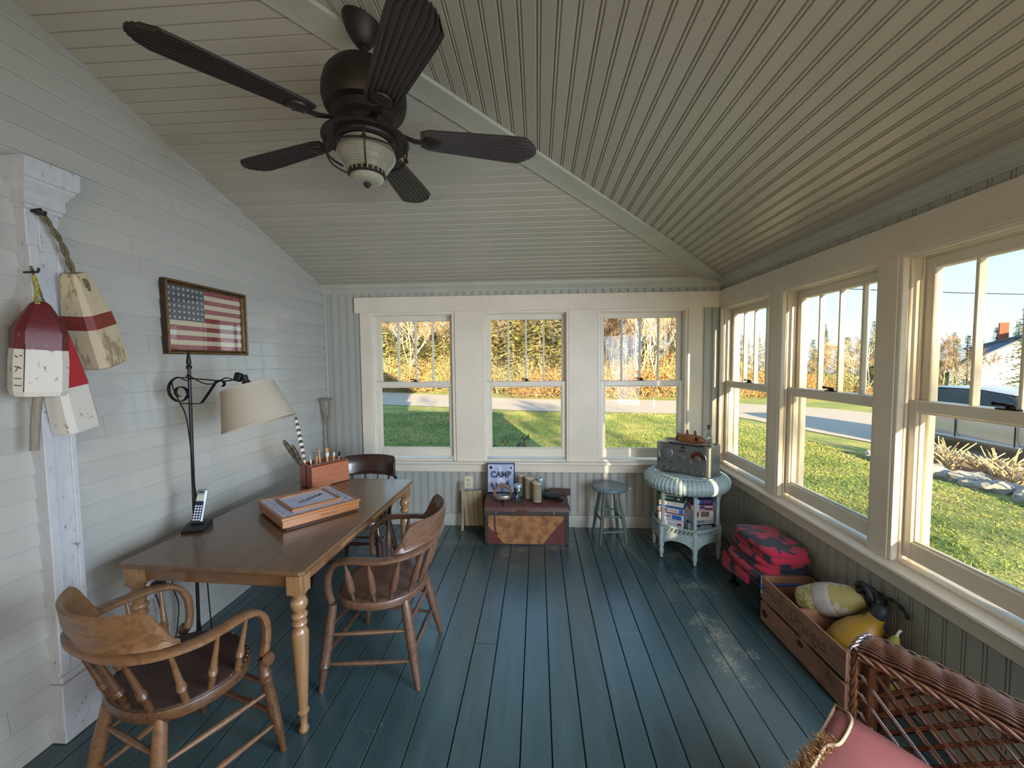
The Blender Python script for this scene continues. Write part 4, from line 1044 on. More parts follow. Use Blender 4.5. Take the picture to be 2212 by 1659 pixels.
Ms = Matrix.Translation(top) @ ax.to_track_quat('Z', 'Y').to_matrix().to_4x4()
MB().lathe([(0, -.062), (.014, -.062), (.016, -.05), (.014, -.03), (.020, -.028), (.020, -.012), (.012, -.010), (.012, .03), (0, .03)], 14, Ms).build('socket', M['bronze'], lamp)
MB().box((.313, 0, 1.528), (.035, .03, .045), .005, Matrix.Rotation(.3, 4, 'Y')).build('shade_clamp', M['black_iron'], lamp)
sh = MB(); sh.lathe([(.123, .0), (.173, .205), (.171, .205), (.121, .0), (.123, 0)], 48, Ms); shade = sh.build('lamp_shade', M['linen'], lamp, 40)
q = MB()
for r, z in ((.1245, .002), (.1735, .203)): q.sweep([Ms @ V3((r*cos(2*pi*i/48), r*sin(2*pi*i/48), z)) for i in range(48)], [Ms.to_3x3() @ V3((cos(2*pi*i/48), sin(2*pi*i/48), 0)) for i in range(48)], .0015, .004, 6, 0, True)
q.build('trim', M['linen'], shade)
q = MB()
for k in range(3): q.tube([Ms @ V3((0, 0, .0)), Ms @ V3((.122*cos(k*2.094), .122*sin(k*2.094), .004))], .0018, 5)
q.build('spider', BRASS, lamp)

# ------------------------------------------------------------ things on the table
TZ = .735
M['silver'] = M_plain('silver_plastic', '#a9adb4', .3, .5); M['navy'] = M_plain('navy_plastic', '#161d33', .3); M['key'] = M_plain('white_keys', '#dfe6ee', .4); M['lcd'] = M_plain('lcd_glass', '#b9c3b0', .15); M['blackpl'] = M_plain('black_plastic', '#141416', .3)  # keys in an even pale white
cr = empty('phone_cradle', (-1.785, 1.990, TZ), radians(18)); tag(cr, 'black charging cradle at the wall edge of the table', 'phone cradle')
q = MB(); q.prism([(-.05, 0), (.062, 0), (.066, .012), (.0, .030), (-.05, .034)], -.048, .048, Matrix.Rotation(-pi/2, 4, 'Z') @ Matrix(((1, 0, 0, 0), (0, 0, 1, 0), (0, 1, 0, 0), (0, 0, 0, 1)))); recalc(q.build('base', M['blackpl'], cr, 20))
q = MB(); q.bx(-.030, .030, -.012, .022, .024, .036, .004); q.build('socket', M['blackpl'], cr)
ph = empty('phone_handset', (-1.792, 1.992, TZ+.030)); ph.rotation_euler = (radians(-17), radians(4), radians(14)); tag(ph, 'silver and navy cordless telephone handset standing in its cradle', 'telephone')
MB().bx(-.0245, .0245, -.010, .014, 0, .172, .008).build('case', M['silver'], ph)
MB().bx(-.020, .020, -.0125, -.009, .006, .108, .001).build('keypad', M['navy'], ph)
q = MB()
for r in range(6):
    for c in range(3): q.bx(-.0165+.0125*c, -.0085+.0125*c, -.0145, -.0120, .012+.0135*r, .0205+.0135*r, .001)
q.build('key', M['key'], ph)
MB().bx(-.017, .017, -.0125, -.009, .112, .142, .001).build('screen', M['lcd'], ph)
MB().bx(-.012, .012, -.0120, -.009, .152, .160, .001).build('earpiece', M['blackpl'], ph)
# wood cased board game
GW = M_wood('game_box_wood', '#8c5a32', '#a26c3c', 0, 7, .35, .25); GWd = M_wood('game_box_dark_wood', '#5d3b24', '#6d4830', 0, 7, .3, .3)
M['board'] = M_plain('lilac_white_board', '#c5c9dc', .25, c2='#bcc1d6', scale=30); M['ink'] = M_plain('black_ink', '#23242e', .5); M['inkred'] = M_plain('red_ink', '#8c4a48', .5); M['inkblue'] = M_plain('blue_ink', '#56648f', .5)
gb_ = empty('board_game_case', (-1.335, 2.258, TZ), radians(50)); tag(gb_, 'flat square wooden board game case with a framed white playing surface', 'board game')
s2 = .205
MB().bx(-s2+.02, s2-.02, -s2+.02, s2-.02, 0, .012, .003).build('foot', GWd, gb_)
q = MB(); q.bx(-s2, s2, -s2, -s2+.014, .012, .052, .002); q.bx(-s2, s2, s2-.014, s2, .012, .052, .002); q.bx(-s2, -s2+.014, -s2+.014, s2-.014, .012, .052, .002); q.bx(s2-.014, s2, -s2+.014, s2-.014, .012, .052, .002); q.bx(-s2+.014, s2-.014, -s2+.014, s2-.014, .012, .02); q.build('drawer', GW, gb_)
e = s2+.006
q = MB(); q.bx(-e, e, -e, -e+.016, .052, .068, .003); q.bx(-e, e, e-.016, e, .052, .068, .003); q.bx(-e, -e+.016, -e+.016, e-.016, .052, .068, .003); q.bx(e-.016, e, -e+.016, e-.016, .052, .068, .003); q.build('lid_frame', GW, gb_)
MB().bx(-e+.015, e-.015, -e+.015, e-.015, .054, .063).build('playing_board', M['board'], gb_, 0)
i2 = .135
q = MB(); q.bx(-i2, i2, -i2, -i2+.012, .062, .078, .003); q.bx(-i2, i2, i2-.012, i2, .062, .078, .003); q.bx(-i2, -i2+.012, -i2+.012, i2-.012, .062, .078, .003); q.bx(i2-.012, i2, -i2+.012, i2-.012, .062, .078, .003); q.build('inner_frame', GW, gb_)
MB().bx(-i2+.012, i2-.012, -i2+.012, i2-.012, .062, .071).build('centre_panel', M['board'], gb_, 0)
text_mesh('MONOPOLY', .046, M['ink'], 'lettering', gb_, Matrix.Translation((0.012, .012, .0714)) @ Matrix.Rotation(radians(202), 4, 'Z'), .0002, bold=.0012, fit=.165)
q = MB()
for (a, b_, l) in ((-.02, -.028, .07), (-.03, -.040, .09), (.05, .07, .05), (-.08, .05, .04)): q.box((a, b_, .0712), (l, .0018, .0006), 0, Matrix.Rotation(radians(20), 4, 'Z'))
q.build('print', M['inkblue'], gb_, 0)
random.seed(9); q = MB(); q2 = MB(); q3 = MB()
for side in range(4):
    Rz = Matrix.Rotation(side*pi/2, 4, 'Z')
    for i in range(10):
        xx = -i2+2*i2*i/9; p = Rz @ V3((xx, .168, .0632)); q.box(p, (.0008, .058, .0006), 0, Rz)
        if i < 9:
            tgt = q2 if i % 3 == 0 else (q3 if i % 3 == 1 else q)
            p = Rz @ V3((xx+i2/9, .168+random.uniform(-.01, .012), .0633)); tgt.box(p, (.012, random.uniform(.003, .012), .0006), 0, Rz @ Matrix.Rotation(random.uniform(-.4, .4), 4, 'Z'))
    p = Rz @ V3((.168, .168, .0633)); q2.box(p, (.022, .006, .0006), 0, Rz @ Matrix.Rotation(.7, 4, 'Z'))
q.build('print', M['ink'], gb_, 0); q2.build('print', M['inkred'], gb_, 0); q3.build('print', M['inkblue'], gb_, 0)
text_mesh('MONOPOLY', .016, GWd, 'lettering', gb_, Matrix.Translation((.03, -s2-.0004, .030)) @ Matrix.Rotation(pi/2, 4, 'X'), .0003, shear=.2)
# box of feathers and brushes
PB = M_wood('red_mahogany', '#7c3f2c', '#8e4d36', 0, 6, .3, .4)
pb = empty('brush_box', (-1.528, 2.800, TZ), radians(59)); tag(pb, 'reddish mahogany desk box holding feathers and brushes', 'box')
q = MB(); q.bx(-.140, .140, -.078, -.068, .004, .150, .002); q.build('front_panel', M_wood('copper_mahogany', '#9a5b40', '#ab6a4c', 0, 6, .25, .5), pb)
q = MB(); q.bx(-.140, .140, .068, .078, .004, .165, .002); q.bx(-.140, -.130, -.068, -.008, .004, .158, .002); q.bx(-.140, -.130, .008, .068, .004, .158, .002); q.bx(.130, .140, -.068, .068, .004, .158, .002); q.bx(-.13, .13, -.068, .068, .0, .012, .002); q.bx(-.13, .13, -.02, -.012, .01, .154, .002); q.bx(-.13, -.125, -.068, .068, .01, .12); q.build('case', PB, pb)
q = MB(); q.bx(-.130, .130, -.058, -.024, .150, .156, .002); q.bx(-.13, .12, -.010, .06, .148, .152, .001); q.build('lid', PB, pb)
pM = pb.matrix_basis.copy()
def inbox(x, y, z=.1): return V3((-1.528, 2.800, TZ))+Matrix.Rotation(radians(59), 3, 'Z') @ V3((x, y, z))
M['handle'] = M_plain('pale_wood_handle', '#c9a874', .45); M['cork'] = M_plain('cork', '#b58a5c', .8, scale=60)
def featherobj(name, loc, tilt, L_, w, m1, m2, label, n=9):
    o = empty(name, loc); o.rotation_euler = tilt; tag(o, label, 'feather')
    MB().tube([(0, 0, -.04), (0, .004, L_*.5), (0, .0, L_)], [.0018, .0014, .0006], 5).build('quill', M['handle'], o)
    for k in range(n):
        t0, t1 = .18+.82*k/n, .18+.82*(k+1)/n; f = lambda t: w*sin(pi*min(1, (t-.10)*.95))**.6+.001
        q = MB(); q.add([(-f(t0), 0, L_*t0-.006), (0, .002, L_*t0), (f(t0), 0, L_*t0-.006), (f(t1), 0, L_*t1-.006), (0, .002, L_*t1), (-f(t1), 0, L_*t1-.006)], [(0, 1, 4, 5), (1, 2, 3, 4)]); q.build('vane', m1 if k % 2 else m2, o, 0)
    return o
fd_, fb_ = M_plain('feather_dark', '#3a3028', .8), M_plain('feather_cream', '#d8d0c2', .8)
featherobj('barred_feather', inbox(-.115, .03), (.02, -.14, .6), .40, .011, fd_, fb_, 'tall thin barred black and cream feather in the desk box', 16)
featherobj('dark_feather', inbox(-.118, .045), (.1, -.48, .3), .27, .016, fd_, M_plain('feather_olive', '#4c4632', .8), 'broad dark brown feather leaning left in the desk box')
featherobj('dark_feather', inbox(-.12, .03), (.12, -.36, .2), .22, .013, fd_, M_plain('feather_brown', '#5a4a38', .8), 'shorter brown feather leaning beside the barred feather')
def pen(name, x, y, L_, r, tx, ty, mt, head, label):
    o = empty(name, inbox(x, y, .02)); o.rotation_euler = (tx, ty, 0); tag(o, label, 'brush')
    MB().turned((0, 0, 0), (0, 0, L_*.82), [(0, r*.6), (.6, r), (1, r*.8)], 8).build('handle', mt, o); MB().turned((0, 0, L_*.82), (0, 0, L_), [(0, r*.9), (.4, r*1.6), (1, r*1.1)], 8).build('bristles', head, o); return o
wh = M_plain('white_bristle', '#dcd3c0', .8); tan_ = M_plain('tan_bristle', '#c08e5c', .8)
pen('paint_brush', -.09, .0, .175, .004, .1, -.02, M['handle'], wh, 'slim brush with pale tip at the left of the box'); pen('paint_brush', -.06, .03, .185, .005, 0, .12, M['handle'], tan_, 'short tan tipped brush leaning right in the box')
pen('paint_brush', -.015, .02, .230, .0055, .02, -.05, M['handle'], tan_, 'tallest tan tipped brush standing in the middle of the box'); pen('paint_brush', .02, .01, .20, .008, 0, .04, M['handle'], wh, 'fat white brush in the middle of the box')
pen('paint_brush', .035, .03, .225, .009, 0, 0, M['handle'], tan_, 'thick brush with wide tan head in the box'); pen('paint_brush', .055, .0, .195, .005, 0, .1, M['handle'], wh, 'slim white brush right of the wide headed brush'); pen('paint_brush', .10, .02, .190, .005, 0, .16, M['handle'], M['blackpl'], 'dark tipped pen leaning right at the end of the box')
o = empty('glass_dropper', inbox(-.085, .035, .10)); tag(o, 'small corked vial with glass tube at the left of the box', 'vial'); MB().lathe([(0, .03), (.012, .032), (.017, .045), (.015, .058), (.008, .062), (0, .062)], 12).build('stopper', M['bronze'], o); MB().tube([(0, 0, .06), (0, 0, .115)], .003, 8).build('tube', M['lcd'], o)
o = MB(); n = 20; pts = [(.022*max(-1, min(1, 1.5*cos(2*pi*i/n))), 0, .062+.011*max(-1, min(1, 1.5*sin(2*pi*i/n)))+.02*cos(2*pi*i/n)*.3) for i in range(n)]; o.tube(pts, .0012, 5, closed=True); o.tube([(-.01, 0, .05), (-.012, 0, -.06)], .0012, 5)
o = o.build('wire_loop', M['black_iron'], None); o.location = inbox(-.04, .05, .17); tag(o, 'bent wire loop sticking up from the desk box', 'wire')

# ------------------------------------------------------------ left wall things
pf = empty('framed_flag', (Lw+.012, 2.4335, 1.863)); pf.rotation_euler = (0, 0, pi/2); tag(pf, 'gilt framed flag of stars and stripes hanging on the clapboards', 'framed picture')
# local x -> world +y, local -y -> world +x
hw_, hh = .310, .208
M['gilt'] = M_plain('old_gilt', '#7a5a30', .4, .5, c2='#4f3a20', scale=30); M['gilt2'] = M_plain('dark_gilt', '#3d2c1a', .45, .3)
q = MB()
for i, (e0, e1, d0, d1, mi) in enumerate(((.0, .014, -.034, 0, 1), (.003, .012, -.038, -.03, 0), (.014, .022, -.026, 0, 0), (.016, .020, -.029, -.02, 1), (.022, .027, -.022, 0, 0))):
    for (x0, x1, z0, z1) in ((-hw_+e0, hw_-e0, hh-e1, hh-e0), (-hw_+e0, hw_-e0, -hh+e0, -hh+e1), (-hw_+e0, -hw_+e1, -hh+e1, hh-e1), (hw_-e1, hw_-e0, -hh+e1, hh-e1)): q.bx(x0, x1, d0, d1, z0, z1, .0015, mi)
q.build('frame', [M['gilt'], M['gilt2']], pf)
fx, fz = hw_-.026, hh-.026
FR, FWt, FB = M_plain('flag_red', '#8e3138', .8, c2='#83292f', scale=60), M_plain('flag_cream', '#cfc2a3', .8, c2='#c6b897', scale=60), M_plain('flag_navy', '#37455a', .8, c2='#303c50', scale=60)
MB().bx(-fx, fx, -.008, -.004, -fz, fz).build('backing', FWt, pf, 0)
q = MB(); st_ = 2*fz/13
for i in range(0, 13, 2): q.bx(-fx, fx, -.0092, -.008, fz-(i+1)*st_, fz-i*st_)
q.build('stripes', FR, pf, 0)
cx1 = -fx+2*fx*.455; q = MB(); q.bx(-fx, cx1, -.0100, -.0092, fz-7*st_, fz); q.build('canton', FB, pf, 0)
q = MB(); cw_, ch_ = cx1+fx, 7*st_
for r in range(6):
    for c in range(8):
        px_, pz_ = -fx+cw_*(c+.55)/8.1, fz-ch_*(r+.5)/6; vs = []
        for k in range(10):
            rr = (.0105 if k % 2 == 0 else .0045); a = pi/2+k*pi/5; vs.append((px_+rr*cos(a), -.0105, pz_+rr*sin(a)))
        q.add(vs+[(px_, -.0105, pz_)], [(k, (k+1) % 10, 10) for k in range(10)])
q.build('star', FWt, pf, 0)
MB().bx(-fx, fx, -.014, -.013, -fz, fz).build('glazing', M_glass('picture_glass', refl=2.2), pf, 0)
# buoys
BW = M_worn('worn_white_buoy_paint', '#c9c2b6', '#8a7a66', .60, 16, .6, 90); BR = M_worn('worn_red_buoy_paint', '#5c1a1e', '#8d6a66', .66, 10, .45, 60); BR2 = M_worn('bright_red_buoy_paint', '#a31f2c', '#6d4a44', .70, 10, .5, 60)
BC = M_worn('cream_buoy_wood', '#b5a587', '#8f7d5f', .58, 9, .7, 40, (1, 1, .3)); BB = M_plain('brick_red_stripe', '#7a2f25', .6, c2='#6b281f', scale=20); ROPE = M_plain('old_rope', '#6b6246', .9, c2='#4f4a35', scale=60, bmp=.3); ROPEY = M_plain('yellow_twine', '#a59a3e', .8)
GREYW = M_plain('weathered_stick', '#8f8676', .8, c2='#77705f', scale=20, stretch=(6, 6, .6))
def sqsec(h, c, z, sx=1.0):
    a, b_ = h, h-c; return [V3((x*sx, y, z)) for x, y in ((a, -b_), (a, b_), (b_, a), (-b_, a), (-a, b_), (-a, -b_), (-b_, -a), (b_, -a))]
# cream square buoy with a red band (hangs at the right, tilted)
b1 = empty('wooden_buoy', (-1.960, 1.645, 1.945)); b1.rotation_euler = (radians(19), radians(2), radians(12)); tag(b1, 'cream square wooden buoy with a brick red band, hanging tilted at the right', 'buoy', 'buoys on the pilaster')
def body(parent, secs, mats, names, sx=1.0):
    for nm, mt, ss in zip(names, mats, secs):
        recalc(MB().loops([sqsec(h, c, z, sx) for h, c, z in ss]).build(nm, mt, parent, 20))
body(b1, [[(.030, .006, .045), (.040, .012, .03), (.073, .022, -.125)], [(.074, .022, -.125), (.080, .024, -.185)], [(.0795, .024, -.185), (.084, .026, -.30), (.085, .026, -.355), (.078, .024, -.362)]], [BC, BB, BC], ['upper_body', 'painted_band', 'lower_body'], .82)
# red and white rounded buoy with a stick, nearest
b2 = empty('wooden_buoy', (-1.925, 1.478, 1.800)); b2.rotation_euler = (radians(-3), radians(3), radians(-28)); b2.scale = (.84, .84, 1); tag(b2, 'chunky buoy, dark red above and white below, with a wooden stick underneath', 'buoy', 'buoys on the pilaster')
body(b2, [[(.018, .006, .045), (.030, .012, .035), (.072, .026, -.04), (.084, .028, -.075), (.084, .028, -.125), (.0835, .028, -.140)], [(.0832, .028, -.140), (.086, .028, -.19), (.085, .026, -.30), (.078, .026, -.318), (.05, .02, -.322)]], [BR, BW], ['upper_body', 'lower_body'])
MB().tube([(0, 0, -.31), (.0, -.008, -.42), (0, -.010, -.535)], [.017, .017, .016], 12).build('stick', GREYW, b2)
q = MB(); RC = Matrix.Rotation(-pi/4, 4, 'Z')
for (x0, z0, x1, z1) in ((-.012, -.165, -.004, -.172), (.004, -.165, .012, -.165), (-.014, -.205, .012, -.212), (-.010, -.225, .002, -.205), (-.014, -.250, .012, -.250), (-.014, -.275, .012, -.277)):
    q.tube([RC @ V3((.1018, x0, z0)), RC @ V3((.1018, x1, z1))], .0018, 4)
q.tube([(.0862, -.056, -.12), (.0868, -.057, -.2), (.0858, -.058, -.30)], .0016, 4); q.build('carved_marks', M['ink'], b2, 0)
# red over white square buoy behind
b3 = empty('wooden_buoy', (-1.968, 1.535, 1.83)); b3.rotation_euler = (radians(10), 0, radians(8)); tag(b3, 'long square buoy, bright red over chipped white, hanging behind the other two', 'buoy', 'buoys on the pilaster')
body(b3, [[(.032, .010, -.105), (.045, .014, -.12), (.066, .020, -.325)], [(.0655, .020, -.325), (.072, .022, -.50), (.070, .022, -.515)]], [BR2, BW], ['upper_body', 'lower_body'], .66)
def rope(pts, r, mt, name, label, twist=28):
    P = catmull(pts, 8); q = MB(); L_ = 0; outs = [[], []]
    for i, p in enumerate(P):
        t = (P[min(i+1, len(P)-1)]-P[max(i-1, 0)]).normalized(); o = t.cross(V3((0, 0.3, 1))).normalized(); b_ = t.cross(o)
        if i: L_ += (P[i]-P[i-1]).length
        for k in (0, 1): a = L_/r*.55+k*pi; outs[k].append(p+(o*cos(a)+b_*sin(a))*r*.55)
    for k in (0, 1): q.tube(outs[k], r*.62, 6)
    o = q.build(name, mt, None, 60); tag(o, label, 'rope'); return o
rope([(-1.985, 1.545, 2.215), (-1.970, 1.560, 2.180), (-1.955, 1.590, 2.105), (-1.955, 1.615, 2.03), (-1.955, 1.635, 1.98), (-1.922, 1.645, 1.955), (-1.925, 1.652, 1.915)], .010, ROPE, 'hanging_rope', 'knotted old rope from the pilaster head to the cream buoy')
rope([(-1.965, 1.500, 1.95), (-1.95, 1.495, 1.90), (-1.925, 1.468, 1.855), (-1.900, 1.455, 1.835)], .006, ROPEY, 'yellow_twine', 'yellow twine tying the red and white buoy to the pilaster')
rope([(-1.968, 1.555, 1.735), (-1.975, 1.54, 1.82), (-1.985, 1.52, 1.93), (-1.990, 1.51, 1.99)], .005, ROPE, 'thin_rope', 'thin rope holding the buoy behind the other two')
q = MB(); q.tube([(Lw+.05, 1.545, 2.215), (-1.975, 1.545, 2.220)], .006, 8); q.lathe([(0, -.01), (.016, -.006), (.018, .01), (0, .016)], 10, Matrix.Translation((-1.98, 1.548, 2.205)))
tag(q.build('iron_spike', M['black_iron'], None), 'iron spike in the pilaster that holds the thick rope', 'hook')
q = MB(); q.tube([(Lw+.05, 1.505, 1.965), (-1.955, 1.505, 1.965)], .004, 8); q.tube([(-1.955, 1.505, 1.965), (-1.950, 1.505, 1.98)], .004, 8)
tag(q.build('iron_hook', M['black_iron'], None), 'small hook behind the red topped buoy', 'hook')
# outlet with plug under the table, cord behind
ou = empty('wall_outlet', (Lw+.008, 1.935, .435)); tag(ou, 'chipped white outlet plate with a black plug under the table', 'outlet')
q = MB(); q.bx(0, .018, -.055, .055, -.075, .085, .003); q.build('cover_plate', M['white_old'], ou)
MB().bx(.018, .022, -.015, .02, -.035, .045, .002).build('receptacle', M['cream_plastic'], ou)
o = MB(); o.lathe([(0, 0), (.026, 0), (.030, .015), (.028, .045), (.018, .055), (0, .056)], 14, Matrix.Rotation(pi/2, 4, 'Y')); o = o.build('black_plug', M['blackpl'], None); o.location = (Lw+.031, 1.975, .425); tag(o, 'round black power adapter plugged into the wall under the table', 'plug')
q = MB(); q.tube(catmull([(Lw+.045, 2.06, .62), (Lw+.05, 2.08, .5), (Lw+.05, 2.06, .38), (Lw+.05, 2.09, .26), (Lw+.06, 2.06, .12), (Lw+.06, 2.02, .012), (Lw+.16, 1.98, .008), (Lw+.2, 2.06, .008), (Lw+.1, 2.1, .008)], 5), .003, 5); tag(q.build('power_cord', M['blackpl'], None), 'thin black cord trailing down the clapboards to the floor', 'cord')
# D-handled wooden shovel in the far left corner
sv = empty('wooden_shovel', (-1.975, 3.70, 0)); tag(sv, 'weathered D handled wooden shovel standing in the far left corner', 'shovel')
GW2 = M_wood('grey_weathered_wood', '#6e665a', '#857b6c', 2, 8, .8, 0)
MB().tube([(.02, -.03, .30), (.012, -.01, .85), (.0, 0, 1.0), (-.06, 0, 1.245)], [.017, .017, .016, .013], 10).build('shaft', GW2, sv)
MB().tube([(.0, 0, .98), (.018, 0, 1.10), (.028, 0, 1.245)], [.015, .014, .013], 10).build('handle_fork', GW2, sv)
MB().sweep([(-.085, 0, 1.255), (.045, 0, 1.255)], (0, 1, 0), .015, .012, 8, power=3).build('grip', GW2, sv)
q = MB(); q.box((.02, -.035, .19), (.22, .02, .36), .008, Matrix.Rotation(radians(-6), 4, 'X')); q.build('blade', GW2, sv)

# ------------------------------------------------------------ along the back wall
for (x, z, nm, lb) in ((-.676, .425, 'wall_outlet', 'cream outlet plate on the beadboard behind the wooden paddle board'),):
    o = empty(nm, (x, D, z)); tag(o, lb, 'outlet'); MB().bx(-.042, .042, -.008, .001, -.060, .060, .002).build('cover_plate', M['cream_plastic'], o)
    q = MB(); q.bx(-.016, .016, -.010, -.006, .008, .036, .003); q.bx(-.016, .016, -.010, -.006, -.036, -.008, .003); q.build('receptacle', M_plain('ivory_socket', '#bfb28f', .4), o)
bd = empty('washboard_panel', (-.605, 3.755, 0)); bd.rotation_euler = (radians(-6), radians(-4), 0); tag(bd, 'pale slatted wooden board leaning on the back wall left of the trunk', 'board')
OLDW = M_wood('pale_old_wood', '#8b7a5c', '#a3906e', 2, 8, .75, 0); OLDR = M_wood('reddish_old_wood', '#5c4030', '#6d4d38', 2, 8, .7, 0)
for i in range(4): MB().bx(-.085+.045*i, -.042+.045*i, -.008, .008, .045, .370, .003).build('slat', OLDW, bd)
MB().tube([(-.115, -.01, .0), (-.100, -.01, .2), (-.088, -.005, .46)], [.013, .014, .012], 8).build('side_rod', OLDW, bd)
MB().tube([(.115, -.02, .0), (.11, -.015, .2), (.105, -.01, .37)], [.016, .014, .012], 8).build('side_post', OLDR, bd)
MB().bx(-.09, .1, .008, .018, .07, .10, .002).build('cross_batten', OLDW, bd)

# trunk
tr = empty('travel_trunk', (-.105, 3.63, 0), radians(0)); tag(tr, 'old leather travelling trunk with a torn tan patch on its front', 'trunk')
TLe = M_worn('trunk_leather', '#4a2a24', '#7b5a48', .64, 12, .5, 60); TEd = M_plain('trunk_edge_binding', '#38322f', .55, c2='#2b2624', scale=20); TPa = M_plain('bare_tan_board', '#96683f', .75, c2='#6f4728', scale=13, lo=.4, hi=.62); TRd = M_plain('oxblood_front', '#4c2420', .5, c2='#5e3028', scale=10)
hx_, hy_ = .358, .172
MB().bx(-hx_, hx_, -hy_, hy_, .0, .268, .006).build('body', TRd, tr)
rings = [[V3((sx, y, z)) for y, z in ((-hy_-.006, .262), (-hy_-.008, .318), (-hy_+.012, .345), (-hy_+.05, .366), (-.03, .378), (.03, .378), (hy_-.05, .366), (hy_-.012, .345), (hy_+.006, .318), (hy_+.006, .262))] for sx in (-hx_-.006, -hx_, hx_, hx_+.006)]
recalc(MB().loops(rings).build('lid', TLe, tr, 40))
q = MB()
for sx in (-1, 1):
    q.bx(sx*(hx_+.003), sx*(hx_-.024), -hy_-.005, -hy_+.012, .0, .268, .003)
    q.bx(sx*(hx_+.008), sx*(hx_-.002), -hy_, -hy_+.03, .0, .3, .003)
q.bx(-hx_, hx_, -hy_-.005, -hy_+.01, .0, .012, .003)
q.build('edge_binding', TEd, tr)
MB().bx(-hx_-.009, hx_+.009, -hy_-.011, -hy_-.002, .262, .296, .003).build('lid_band', TEd, tr)
pt = [(-.332, .262), (-.332, .165), (-.305, .135), (-.262, .10), (-.255, .075), (-.235, .055), (-.205, .02), (-.17, .008), (.135, .008), (.155, .03), (.19, .075), (.24, .135), (.315, .225), (.325, .262)]
q = MB(); q.prism(pt, hy_, hy_+.003, Matrix(((1, 0, 0, 0), (0, 0, -1, 0), (0, 1, 0, 0), (0, 0, 0, 1)))); recalc(q.build('torn_patch', TPa, tr, 0))
q = MB(); q.tube(catmull([(-.272, -hy_-.006, .30), (-.272, -hy_-.008, .2), (-.268, -hy_-.008, .13), (-.250, -hy_-.007, .095)], 5), [.006]*16, 6); q.build('strap_remnant', TEd, tr)
MB().box((.0-.035, -hy_-.014, .292), (.085, .008, .048), .003).build('lock_plate', M_plain('rusted_lock', '#57352c', .5, .4), tr)
q = MB()
for x in (-.340, -.262, -.18, -.055, .000, .165, .235, .325): q.lathe([(0, -.002), (.0085, -.001), (.007, .004), (0, .006)], 10, Matrix.Translation((x, -hy_-.012, .305 if x not in (-.262, .235) else .290)) @ Matrix.Rotation(pi/2, 4, 'X'))
q.build('studs', M_plain('worn_steel', '#8c8780', .4, .8), tr)
q = MB(); q.tube(catmull([(hx_+.008, -.06, .30), (hx_+.022, -.05, .27), (hx_+.024, .05, .26), (hx_+.008, .06, .30)], 4), .007, 6); q.build('side_handle', TEd, tr)
q = MB(); q.bx(-.195, -.190, -hy_-.009, hy_, .34, .3795); q.build('lid_seam', TEd, tr, 0)
TR_Z = .376
# items on the trunk
cb = empty('boxed_game', (-.348, 3.742, .374)); cb.rotation_euler = (radians(-5), 0, 0); tag(cb, 'upright blue boxed game lettered CAMP at the back of the trunk', 'game box')
BLU = M_plain('misty_blue_print', '#8e97b8', .4, c2='#a9afc6', scale=14); BDK = M_plain('dark_blue_card', '#1f2740', .5); WHT = M_plain('white_print', '#d8dae2', .5)
MB().bx(-.128, .128, -.025, .025, 0, .272, .002).build('box', BDK, cb)
MB().bx(-.121, .121, -.0265, -.024, .006, .262).build('printed_front', BLU, cb, 0)
MB().bx(-.121, .121, -.020, .020, .2715, .2735).build('printed_top', M_plain('sky_blue_card', '#8fb0dc', .4), cb, 0)
text_mesh('CAMP', .078, M_plain('bark_letters', '#2c3a48', .6), 'lettering', cb, Matrix.Translation((0, -.0268, .165)) @ Matrix.Rotation(pi/2, 4, 'X'), .0006, bold=.003, fit=.195)
q = MB(); n = 24; q.sweep([(-.092+.022*cos(2*pi*i/n), -.0272, .232+.022*sin(2*pi*i/n)) for i in range(n)], (0, 1, 0), .0006, .0025, 4, 0, True); q.bx(.080, .110, -.0272, -.026, .212, .248)
for (x, z, r) in ((0, .215, .012), (-.004, .235, .008), (.012, .2, .008), (-.014, .195, .007), (.005, .12, .02), (-.015, .10, .018), (.03, .10, .012)): q.add([(x-r, -.0270, z-r), (x+r, -.0270, z-r), (x+r*.3, -.0270, z+r*2), (x-r*.2, -.0270, z+r*1.2)], [(0, 1, 2, 3)])
q.build('print', WHT, cb, 0)
q = MB(); q.lathe([(0, 0), (.015, 0), (.015, .001), (0, .001)], 16, Matrix.Translation((-.092, -.0272, .232)) @ Matrix.Rotation(pi/2, 4, 'X')); q.bx(.086, .104, -.0276, -.027, .218, .242)
for (x, z) in ((-.085, .075), (-.04, .07), (.055, .08), (.07, .095), (.05, .06), (.085, .04), (-.07, .05)): q.add([(x-.008, -.0272, z-.022), (x+.008, -.0272, z-.022), (x+.004, -.0272, z+.01), (x+.006, -.0272, z+.02), (x-.004, -.0272, z+.022), (x-.006, -.0272, z+.008)], [(0, 1, 2, 3, 4, 5)])
q.build('print', BDK, cb, 0)
ir = empty('flat_iron', (-.318, 3.560, TR_Z+.003), radians(4)); tag(ir, 'antique flat iron with a curved wooden handle on the trunk', 'iron')
STL = M_plain('tarnished_steel', '#8b8578', .35, .7)
o_ = [V3((.085*cos(a)*(1), .048*sin(a)*(1-.0*cos(a)), 0)) for a in [2*pi*i/28 for i in range(28)]]
def rg(k, z): return [V3((p.x*k, p.y*k, z)) for p in o_]
MB().loops([rg(.97, -.012+.01), rg(1, .002), rg(.97, .026), rg(.93, .030)]).build('sole', STL, ir, 40)
MB().sweep(catmull([(-.074, 0, .030), (-.066, 0, .070), (-.035, 0, .108), (0, 0, .118), (.035, 0, .108), (.066, 0, .070), (.074, 0, .030)], 5), (0, 1, 0), .013, .014, 8).build('handle', M_wood('iron_handle_wood', '#5e4a34', '#7a6245', 0, 6, .5), ir)
MB().tube([(0, 0, .03), (0, 0, .112)], .004, 6).build('latch_rod', M['black_iron'], ir)
